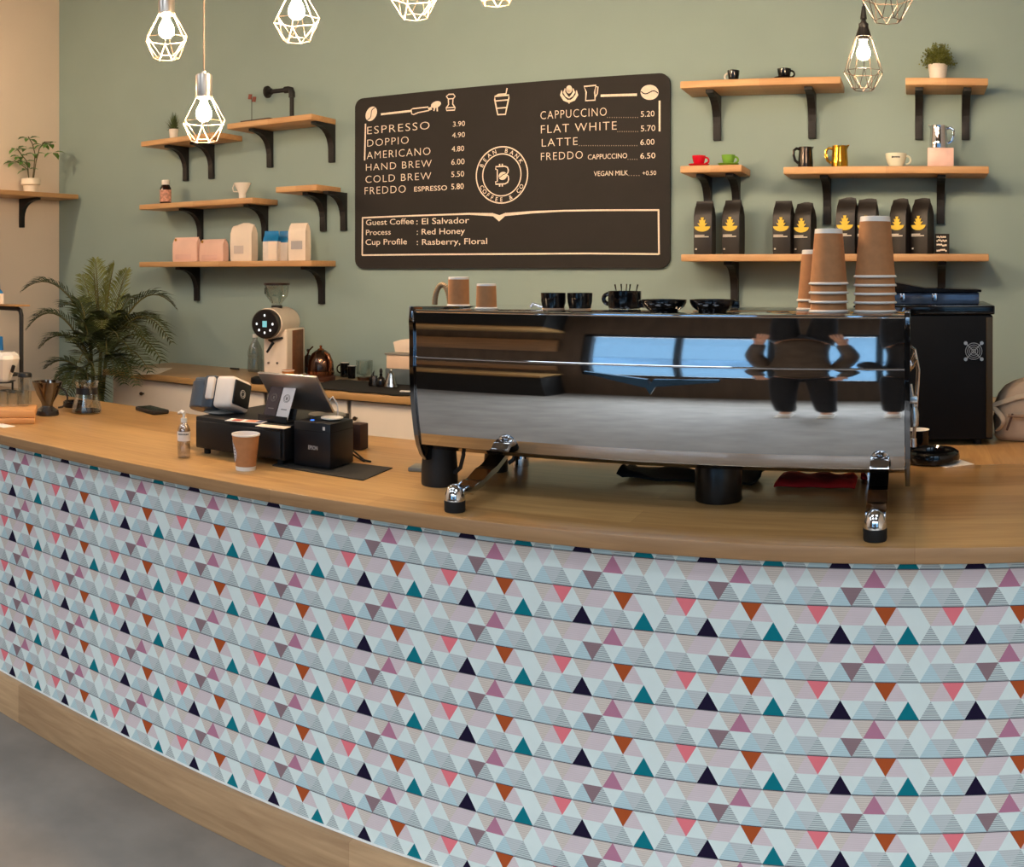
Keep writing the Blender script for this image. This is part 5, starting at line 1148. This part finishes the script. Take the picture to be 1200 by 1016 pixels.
# black cloth hanging a little over the front edge
rows = []
x0_, x1_ = at(384, 450, 4.2).x, at(500, 450, 4.1).x
m = MB()
for j in range(11):
    r_ = []
    for i in range(37):
        X = x0_+(x1_-x0_)*i/36; wv = .008*math.sin(i*.55)+.004*math.sin(i*1.3)
        yf = YK+.016+wv*1.2+.34*j/10 if j < 3 else YK+.016+.40*j/10
        z = ZT+.002+.0022*abs(math.sin(i*.4+j))
        r_.append((X, yf, z))
    rows.append(r_)
m.grid(rows); o = m.build('bar_cloth', mat('black_bar_cloth', (24, 22, 20), .9, var=.2, bump=.2), angle=80); md = o.modifiers.new('thick', 'SOLIDIFY'); md.thickness = .003; md.offset = 1
tag(o, 'black cloth spread over the front of the back worktop under the brewing tools', 'cloth')
for x, y, rr_, hh, lab in ((404, 441, 5.6, 16.5, 'black cup with white lining, further back of the pair by the kettle'), (412, 443, 5.0, 14.5, 'black cup with white lining, front one of the pair by the kettle')):
    p = onback(x, y+2); p.z = ZT+.0078; ceramic('espresso_cup', lab, 'cup', p, px(rr_, p), px(hh, p), px(rr_*.86, p), BLACKG, WHITEC, PI, 'black cups by the kettle')
p = onback(427, 440, 4.40); p.z = ZT+.0003; u = px(1, p); t = thing('glass_server', 'wide clear glass vessel with dark foot behind the small brewing tools', 'glass vessel', p)
m = MB(); m.lathe([(0, u*4), (u*8.5, u*4), (u*9.6, u*8), (u*10, u*23), (u*9.6, u*23), (u*9.2, u*8), (0, u*4.6)], n=36); m.build('vessel', GLASS, t)
m = MB(); m.lathe([(0, 0), (u*8, 0), (u*8.6, u*3.9), (0, u*3.9)], n=30); m.build('foot', mat('dark_coffee_glass', (44, 28, 20), .15), t)
for k, (x, y, hh, rr_, mm, lab) in enumerate(((436.5, 446, 8, 5, DSTEEL, 'small dark dish on the black cloth beside the glass vessel'), (439, 445, 12, 4.2, STEEL, 'little steel jug on the black cloth before the glass vessel'))):
    p = onback(x, y, 4.14); p.z = ZT+.0085; u = px(1, p); t = thing('steel_pot', lab, 'pot', p)
    m = MB(); m.lathe([(0, 0), (u*rr_*.9, 0), (u*rr_, u*2), (u*rr_*.8, u*hh*.8), (u*rr_*.86, u*hh), (u*rr_*.8, u*hh), (u*rr_*.7, u*2), (0, u*1)], n=24); m.build('pot_body', mm, t)
    m = MB(); m.tube([(-u*1, 0, u*hh*.6), (-u*2, 0, u*hh*1.2), (-u*.6, 0, u*(hh+6))], [u*.7, u*1.1, u*.3], 8); m.build('lever', BLACK, t)
p = onback(446.5, 445, 4.14); p.z = ZT+.0085; u = px(1, p); t = thing('brewing_tool', 'dark bottle shaped brewing tool on the cloth before the ribbed glass', 'brewing tool', p)
m = MB(); m.lathe([(0, 0), (u*5.4, 0), (u*5.6, u*6), (u*4, u*10), (u*1.6, u*12), (u*1.8, u*15), (0, u*15)], n=24); m.build('bulb_body', BLACKG, t); m = MB(); m.ball((0, 0, u*18), u*2.2, 12, 1, .6, 1.6); m.build('knob', BLACK, t)
p = onback(458, 446, 4.12); p.z = ZT+.0085; u = px(1, p); t = thing('glass_cone', 'ribbed clear glass cone with steel knob on the black cloth', 'glass cone', p)
m = MB(); m.lathe([(u*8.4, 0), (u*8.6, u*1.6), (u*3.4, u*17), (u*1.6, u*19), (0, u*19)], n=16); m.build('cone', thin_glass('ribbed_glass', (232, 226, 210), .25, .08), t, angle=5); m = MB(); m.ball((0, 0, u*20.5), u*1.6, 12); m.build('knob', STEEL, t)
# filter box
p = Vector((4.33*math.tan(th(489)), 4.33, ZT+.009)); u = px(1, p); t = thing('filter_box', 'grey translucent box of coffee filters behind the machine end', 'box', p)
m = MB(); w_ = u*66
m.box((0, 0, u*9), (w_, .16, u*18), bevel=.004); m.build('box_base', mat('smoke_blue_plastic', (84, 94, 98), .25, var=.15), t)
m = MB(); m.box((0, -.002, u*26), (w_*.96, .15, u*15.8), bevel=.003); m.build('filter_pack', mat('cream_filters', (226, 196, 168), .8), t)
m = MB(); m.box((0, 0, u*35), (w_*1.02, .165, u*2), bevel=.002); m.build('box_lid', mat('smoke_grey_lid', (128, 124, 116), .3), t)
m = MB(); m.prism([(-w_*.42, 0, 0), (w_*.42, 0, 0), (w_*.46, 0, u*12), (w_*.3, 0, u*15), (0, 0, u*17), (-w_*.3, 0, u*15), (-w_*.46, 0, u*12)], (0, .05, 0), bevel=.003); o = m.build('paper_filter', mat('white_filter_paper', (238, 218, 196), .85, bump=.1)); o.location = (p.x, p.y-.02, p.z+u*36.2); tag(o, 'white folded paper filters standing on the grey filter box', 'paper filter')
p = onback(486, 455, 4.05); m = MB(); m.box((0, 0, .004), (.11, .035, .006), bevel=.002); o = m.build('serving_spatula', WHITEC); o.location = (p.x, 4.02, ZT+.0085); o.rotation_euler = (0, 0, .35); tag(o, 'small white spatula lying on the black cloth at the machine end', 'spatula')

# ------------------------------------------------------------------ fridge, tray and bag on the return worktop
pf = on(1165, 522, ZT); YFg = pf.y; XFr = pf.x-.004; XFl = XFr-.46; zf = at(1164, 357, YFg).z-ZT
t = thing('counter_fridge', 'small black counter fridge with fan grille beside the machine', 'fridge', ((XFr+XFl)/2, YFg+.24, ZT+.0003))
fw = XFr-XFl; FB = mat('fridge_black', (10, 11, 14), .6, var=.15); FB.node_tree.nodes['Principled BSDF'].inputs['Specular IOR Level'].default_value = .2
m = MB(); m.box((0, 0, .02+(zf-.055)/2), (fw, .48, zf-.055), bevel=.006); m.build('housing', FB, t)
m = MB(); m.box((0, -.0, zf-.018), (fw+.012, .49, .03), bevel=.004); m.build('top_panel', BLACKG, t)
m = MB(); m.box((fw/2-.012, -.2405, .02+(zf-.055)/2), (.022, .006, zf-.07), bevel=.002); m.build('corner_strip', mat('bronze_edge', (70, 58, 40), .35, .5), t)
for sx in (-1, 1):
    for sy in (-1, 1):
        m = MB(); m.lathe([(0, 0), (.014, 0), (.014, .022), (0, .022)], (sx*(fw/2-.05), sy*.2, 0), 14); m.build('foot', RUBBER, t)
g = at(1141, 411.5, YFg); gx, gz = g.x-t.location.x, g.z-ZT; u = px(1, g); GRM = mat('fan_guard_wire', (200, 196, 190), .3, .8)
m = MB()
for rr_ in (9.6, 7.2, 4.8, 2.4): m.tube([(gx+u*rr_*math.cos(2*PI*k/32), -.245, gz+u*rr_*math.sin(2*PI*k/32)) for k in range(32)], .0012, 6, closed=True)
for s in (-1, 1): m.tube([(gx-u*9*1, -.245, gz-s*u*9), (gx+u*9, -.245, gz+s*u*9)], .0014, 6)
gr = m.build('fan_grille', GRM, t)
for sx in (-1, 1):
    for sz in (-1, 1):
        m = MB(); m.lathe([(0, 0), (.0062, 0), (.0062, .004), (0, .004)], (gx+sx*u*9.4, -.242, gz+sz*u*9.4), 12, rot=R('X', 90)); m.build('screw', GRM, gr)
# drawer-like tray box standing on the fridge
zq = ZT+zf-.0025
hb = at(1100, 340, YFg+.1).z-zq
t = thing('drip_mat_case', 'glossy black and blue case lying on top of the fridge', 'case', ((at(1150, 350, YFg+.1).x+at(1040, 350, YFg+.1).x)/2, YFg+.24, zq))
w_ = at(1150, 350, YFg+.1).x-at(1040, 350, YFg+.1).x
m = MB(); m.box((0, 0, hb*.42), (w_*.96, .26, hb*.82), bevel=.004); m.build('case_body', mat('blue_grey_glass_case', (70, 86, 110), .12, .3, var=.3, scale=8), t)
m = MB(); m.prism([(-w_/2, -.14, hb*.86), (w_/2, -.14, hb*.86), (w_/2, -.14, hb*1.02), (-w_*.1, -.14, hb*1.14), (-w_/2, -.14, hb*1.62)], (0, .28, 0)); m.build('case_lid', BLACKG, t)
for k, dx in enumerate((-.11, .0)):
    m = MB(); m.box((dx*1.0, -.134, hb*.5), (.018, .01, hb*.5), bevel=.003); m.build('clasp', CHROME, t)
# cloth bag against the wall
pb = on(1200, 520, ZT); Yb = min(pb.y, 3.6); u = Yb/F
xb = at(1168, 500, Yb).x; t = thing('cloth_bag', 'beige canvas bag with strap leaning beside the fridge', 'bag', (xb+.19, Yb+.10, ZT+.0003))
CAN = mat('beige_canvas', (196, 168, 140), .9, var=.12, scale=14, bump=.4)
hB = at(1195, 446, Yb).z-ZT
m = MB(); n = 36; rows = []
prof_ = [(0.0, .80), (.02, .93), (.10, 1.0), (.35, 1.0), (.55, .98), (.72, .92), (.84, .80), (.93, .62), (.98, .40), (1.0, .0)]
for zz, sc in prof_:
    rows.append([(.19*sc*math.copysign(abs(math.cos(2*PI*k/n))**.75, math.cos(2*PI*k/n))*(1+.025*math.sin(5*k*.4+zz*9)), .09*sc*math.copysign(abs(math.sin(2*PI*k/n))**.75, math.sin(2*PI*k/n))*(1+.04*math.sin(3*k*.7+zz*14)), hB*zz+.004*math.sin(k*.9)*(0 < zz < 1)) for k in range(n+1)])
m.grid(rows); bmesh.ops.remove_doubles(m.bm, verts=m.bm.verts[:], dist=.0008); m.build('bag_body', CAN, t, angle=80)
m = MB(); m.tube([(-.185+.02*math.sin(k*.5), -.05-.03*math.sin(k*.4), hB*(.18+.05*k)) for k in range(9)]+[(-.12, -.075, hB*.72), (-.04, -.095, hB*.80), (.06, -.10, hB*.82), (.16, -.08, hB*.78)], .010, 8, flat=.45); m.build('strap', mat('beige_webbing', (206, 182, 152), .85), t)
m = MB(); m.tube([(-.15, -.088, hB*.44), (-.05, -.102, hB*.42), (.06, -.102, hB*.43), (.17, -.075, hB*.44)], .006, 8); m.build('shaded_fold', mat('canvas_shadow_fold', (150, 122, 98), .9), t)  # fold across the bag, its shade put into a darker canvas colour
m = MB(); m.box((-.145, -.092, hB*.34), (.008, .006, .06), rot=R('Y', 20), bevel=.002); m.build('zip_pull', mat('brown_leather', (84, 54, 38), .6), t)
m = MB(); m.tube([(-.03+.05*math.cos(PI*k/8), 0, hB*.98+.045*math.sin(PI*k/8)) for k in range(9)], .007, 8); m.build('handle', mat('brown_leather', (84, 54, 38), .6), t)
# ------------------------------------------------------------------ palm in the corner
random.seed(21)
PX, PY = 4.02*math.tan(th(113)), 4.02
t = thing('potted_palm', 'large feathery palm in a dark pot in the wall corner', 'palm', (PX, PY, .0))
m = MB(); m.lathe([(0, 0), (.17, 0), (.19, .02), (.23, .42), (.24, .44), (.22, .44), (.2, .38), (0, .38)], n=36); m.build('pot', mat('black_plant_pot', (26, 24, 24), .5), t)
m = MB(); m.lathe([(0, .395), (.205, .385)], n=24); m.build('soil', mat('potting_soil', (50, 36, 26), .95), t)
STEM = mat('palm_stem', (96, 92, 48), .6, var=.25); FR1 = mat('dark_palm_leaf', (54, 66, 34), .5, var=.3, scale=20); FR2 = mat('light_palm_leaf', (104, 112, 52), .5, var=.3, scale=20)
def frond(tip, base, lift, nl, ll, mm, wd=.020):
    base = Vector(base); tip = Vector(tip); ctl = base.lerp(tip, .5)+Vector((0, 0, lift))
    def pt(u): return base*(1-u)**2+ctl*2*u*(1-u)+tip*u*u
    def dr(u): return ((ctl-base)*2*(1-u)+(tip-ctl)*2*u).normalized()
    m = MB(); m.tube([pt(i/12) for i in range(13)], [.0065*(1-i/13)+.0012 for i in range(13)], 6); m.mi = 1
    for i in range(nl):
        u = .2+.8*(i+.5)/nl; d = dr(u); p = pt(u); s = d.cross(Vector((0, 0, 1))); s = s.normalized() if s.length > 1e-4 else Vector((1, 0, 0)); up = s.cross(d)
        L_ = ll*math.sin(PI*min(.97, .16+.84*u))**.6*(.85+.3*random.random())
        for sg in (-1, 1):
            dd = (s*sg*(.72 if mm is FR1 else .58)+d*(.62 if mm is FR1 else .78)+up*.22+Vector((0, 0, random.uniform(-.12, .06)))).normalized()
            q1 = p+dd*L_*.5; q2 = p+dd*L_+Vector((0, 0, -L_*.22)); wv = d*wd*.5
            m.face([p-wv*.5, q1-wv, q2, q1+wv, p+wv*.5], 1)
    return m.build('frond', [STEM, mm], t, smooth=False, fix=False)
def lp(x, y, Y): v = at(x, y, Y); return v-Vector((PX, PY, 0))
crown = [lp(118, 415, 4.05), lp(108, 430, 3.95), lp(124, 425, 4.0), lp(100, 440, 3.9)]
for (x, y, Y, base, lift, n, ll, dk) in (
    (26, 341, 3.72, 0, .42, 26, .17, 1), (31, 386, 3.7, 1, .40, 26, .16, 1), (46, 408, 3.78, 1, .26, 22, .15, 1), (52, 432, 3.8, 3, .14, 20, .14, 1), (64, 446, 3.74, 3, .12, 18, .14, 1),
    (112, 304, 4.15, 0, .10, 30, .17, 2), (134, 309, 4.1, 0, .12, 30, .17, 2), (149, 316, 4.2, 2, .14, 28, .16, 2), (96, 322, 4.2, 0, .14, 28, .15, 2),
    (207, 362, 4.24, 2, .44, 26, .17, 1), (201, 402, 3.95, 2, .42, 26, .17, 1), (190, 424, 3.85, 2, .32, 22, .17, 1), (176, 437, 3.72, 2, .22, 20, .17, 1), (196, 385, 4.3, 0, .30, 22, .16, 1),
    (80, 400, 3.6, 1, .16, 22, .15, 1), (92, 425, 3.55, 1, .14, 20, .15, 1), (120, 385, 3.55, 0, .22, 24, .15, 2), (140, 400, 3.6, 2, .22, 24, .16, 1), (155, 415, 3.7, 2, .20, 24, .16, 1), (105, 460, 3.5, 3, .10, 20, .15, 1), (135, 440, 3.62, 2, .14, 20, .16, 1),
    (70, 360, 4.1, 0, .26, 24, .15, 1), (160, 350, 4.25, 2, .26, 24, .15, 1), (75, 470, 3.6, 3, .12, 18, .15, 1), (90, 350, 4.0, 1, .22, 22, .14, 1), (178, 412, 3.84, 0, .30, 22, .17, 1), (150, 432, 3.8, 2, .16, 22, .17, 1), (118, 470, 3.72, 3, .10, 16, .15, 1),
    (100, 400, 3.7, 1, .2, 26, .16, 1), (125, 415, 3.62, 2, .2, 26, .16, 1), (145, 450, 3.7, 2, .16, 24, .16, 1), (160, 452, 3.66, 2, .2, 24, .16, 1), (112, 440, 3.55, 3, .16, 24, .16, 1), (84, 455, 3.6, 3, .16, 24, .16, 1), (170, 395, 3.9, 2, .3, 26, .17, 1), (132, 372, 3.9, 0, .2, 26, .16, 1), (95, 380, 3.85, 1, .2, 26, .16, 1), (65, 465, 3.7, 3, .18, 22, .15, 1), (150, 380, 4.15, 0, .2, 26, .16, 1)):
    frond(lp(x, y, Y), crown[base], lift, n, ll*(1 if dk == 1 else 1.0), FR1 if dk == 1 else FR2, .0145 if dk == 1 else .0125)
for k, c in enumerate(crown):
    m = MB(); m.tube([(.05*math.cos(k*1.6), .05*math.sin(k*1.6), .39), (c.x*.5, c.y*.5, .75), (c.x, c.y, c.z+.02)], [.02, .016, .010], 8); m.build('stem', STEM, t)
for k, (x, y, b) in enumerate(((110, 320, 0), (124, 335, 2), (104, 350, 1))):
    m = MB(); m.tube([crown[b], crown[b].lerp(lp(x, y, 4.1), .5)+Vector((.0, 0, .02)), lp(x, y, 4.1)], [.008, .006, .003], 6); m.build('stem', STEM, t)
# ------------------------------------------------------------------ the two people on the customers' side, seen in the polished panel
SKIN = mat('skin', (206, 158, 130), .5, var=.05, scale=8)
def skinned(name, verts, edges, radii, mm, parent, root=0, sub=2):
    me = bpy.data.meshes.new(name); me.from_pydata([Vector(v) for v in verts], edges, []); me.materials.append(mm)
    o = bpy.data.objects.new(name, me); C.objects.link(o); o.parent = parent
    sk_ = o.modifiers.new('skin', 'SKIN'); sk_.use_smooth_shade = True
    for i, r in enumerate(radii):
        sv = me.skin_vertices[0].data[i] if me.skin_vertices else None
        if sv: sv.radius = r if isinstance(r, tuple) else (r, r); sv.use_root = (i == root)
    s = o.modifiers.new('sub', 'SUBSURF'); s.levels = sub; s.render_levels = sub
    return o
def person(label, loc, rz, hgt, coat, trousers, shoes, hairc, arms, hair_long=False):
    """facing -Y in its own frame; ARMS: (elbow, wrist) for the right and left side"""
    t = thing('person', label, 'person', loc, rz); k = hgt/1.75
    V = []; E_ = []; Rr = []
    def add(p, r, par=None):
        V.append(Vector(p)*k); Rr.append(tuple(q*k for q in r) if isinstance(r, tuple) else r*k)
        if par is not None: E_.append((par, len(V)-1))
        return len(V)-1
    pel = add((0, 0, .95), (.13, .10)); sp1 = add((0, 0, 1.10), (.125, .09), pel); ch = add((0, 0, 1.30), (.15, .10), sp1); nb = add((0, .01, 1.45), (.06, .06), ch); nt_ = add((0, -.005, 1.53), .052, nb)
    h1 = add((0, -.02, 1.60), (.066, .078), nt_); h2 = add((0, -.015, 1.685), (.073, .088), h1); add((0, -.005, 1.735), (.045, .055), h2)
    for s, (el, wr) in zip((-1, 1), arms):
        sh = add((s*.17, 0, 1.40), .055, ch); e_ = add(el, .042, sh); w_ = add(wr, .028, e_)
        d = (Vector(wr)-Vector(el)).normalized(); pm = Vector(wr)+d*.05; a = add(pm, (.034, .018), w_)
        sd = d.cross(Vector((0, 1, .3))).normalized()
        for q in range(4):
            b = add(pm+d*.035+sd*(q-1.5)*.018, .0095, a); c = add(pm+d*(.062+.006*(q in (1, 2)))+sd*(q-1.5)*.019+Vector((0, -.008, -.004)), .0085, b); add(pm+d*(.078+.008*(q in (1, 2)))+sd*(q-1.5)*.018+Vector((0, -.022, -.01)), .0075, c)
        b = add(Vector(wr)+d*.028+sd*s*.036, .011, w_); add(Vector(wr)+d*.062+sd*s*.046+Vector((0, -.012, 0)), .0095, b)
    for s in (-1, 1):
        hp = add((s*.095, 0, .88), .085, pel); kn = add((s*.11, -.012, .50), .058, hp); an = add((s*.115, .02, .10), .038, kn); add((s*.12, -.09, .045), (.04, .03), an)
    skinned('body', V, E_, Rr, SKIN, t)
    # clothes follow the body
    V, E_, Rr = [], [], []
    a = add((0, 0, .84), (.185, .135)); b = add((0, 0, 1.0), (.165, .125), a); c = add((0, 0, 1.14), (.155, .115), b); d_ = add((0, 0, 1.32), (.18, .125), c); add((0, .012, 1.455), (.085, .08), d_)
    for s, (el, wr) in zip((-1, 1), arms):
        sh = add((s*.18, 0, 1.39), .078, d_); e_ = add(el, .060, sh); add(Vector(el).lerp(Vector(wr), .93), .046, e_)
    skinned('jacket', V, E_, Rr, coat, t)
    V, E_, Rr = [], [], []
    a = add((0, 0, .97), (.145, .115))
    for s in (-1, 1):
        b = add((s*.098, 0, .86), .105, a); c = add((s*.112, -.012, .50), .080, b); add((s*.116, .015, .085), .066, c)
    skinned('trousers', V, E_, Rr, trousers, t)
    for s in (-1, 1):
        m = MB(); m.ball((0, 0, .045), .05, 16, .92, 1.0, .88); m.ball((0, -.095, .036), .048, 16, .95, 1.55, .72); m.box((0, -.06, .010), (.092, .265, .02), bevel=.008)
        o = m.build('shoe', shoes, t); o.location = (s*.118*k, .015*k, 0); o.scale = (k, k, k)
    m = MB(); hc = Vector((0, -.004, 1.68))*k
    m.lathe([(.098*math.sin(PI*i/16), .098*math.cos(PI*i/16)) for i in range(0, 11)], hc, 24, rot=R('X', 24) @ Matrix.Diagonal((.86, 1.05, 1.02)))
    if hair_long: m.ball(hc+Vector((0, .065, -.10)), .085, 16, 1.0, .55, 1.5)
    m.build('hair', hairc, t)
    for s in (-1, 1):
        m = MB(); m.ball((s*.030*k, (-.015-.0835)*k, 1.672*k), .011*k, 10); m.build('eye', mat('eye_white', (60, 50, 46), .2), t)
        m = MB(); m.ball((s*.080*k, -.005*k, 1.655*k), .026*k, 12, .4, .7, 1.2); m.build('ear', SKIN, t)
    m = MB(); m.tube([(0, -.100*k, 1.675*k), (0, -.118*k, 1.640*k), (0, -.098*k, 1.630*k)], [.008*k, .014*k, .008*k], 8); m.build('nose', SKIN, t)
    m = MB(); m.tube([(-.022*k, -.096*k, 1.598*k), (0, -.102*k, 1.596*k), (.022*k, -.096*k, 1.598*k)], [.003, .006, .003], 8); m.build('mouth', mat('lips', (160, 90, 84), .5), t)
    return t
DARKC = mat('charcoal_wool', (44, 44, 48), .9, var=.2, bump=.1); OLIVE = mat('brown_wool_coat', (84, 72, 62), .9, var=.2, bump=.1); JEANS = mat('black_denim', (34, 36, 42), .85, var=.2); WSH = mat('white_trainer', (228, 222, 212), .5)
person('person in a brown coat, dark trousers and white trainers, mirrored in the steel panel', (-.60, -.72, 0), PI, 1.72, OLIVE, JEANS, WSH, mat('dark_brown_hair', (40, 28, 22), .6),
       [((-.27, .02, 1.13), (-.22, -.10, .93)), ((.27, .02, 1.13), (.22, -.10, .93))], True)
tp = person('person in charcoal clothes and white trainers holding up a phone to take a picture', (.0, -.80, 0), PI, 1.78, DARKC, JEANS, WSH, mat('dark_brown_hair', (40, 28, 22), .6),
       [((-.26, -.12, 1.20), (-.085, -.33, 1.42)), ((.26, -.12, 1.20), (.085, -.33, 1.42))])
m = MB(); m.box((0, 0, 0), (.155, .009, .075), bevel=.004); o = m.build('phone', BLACKG); o.location = (0, -.80+.43, 1.51); tag(o, 'black phone held sideways in both hands by the person in charcoal', 'phone')
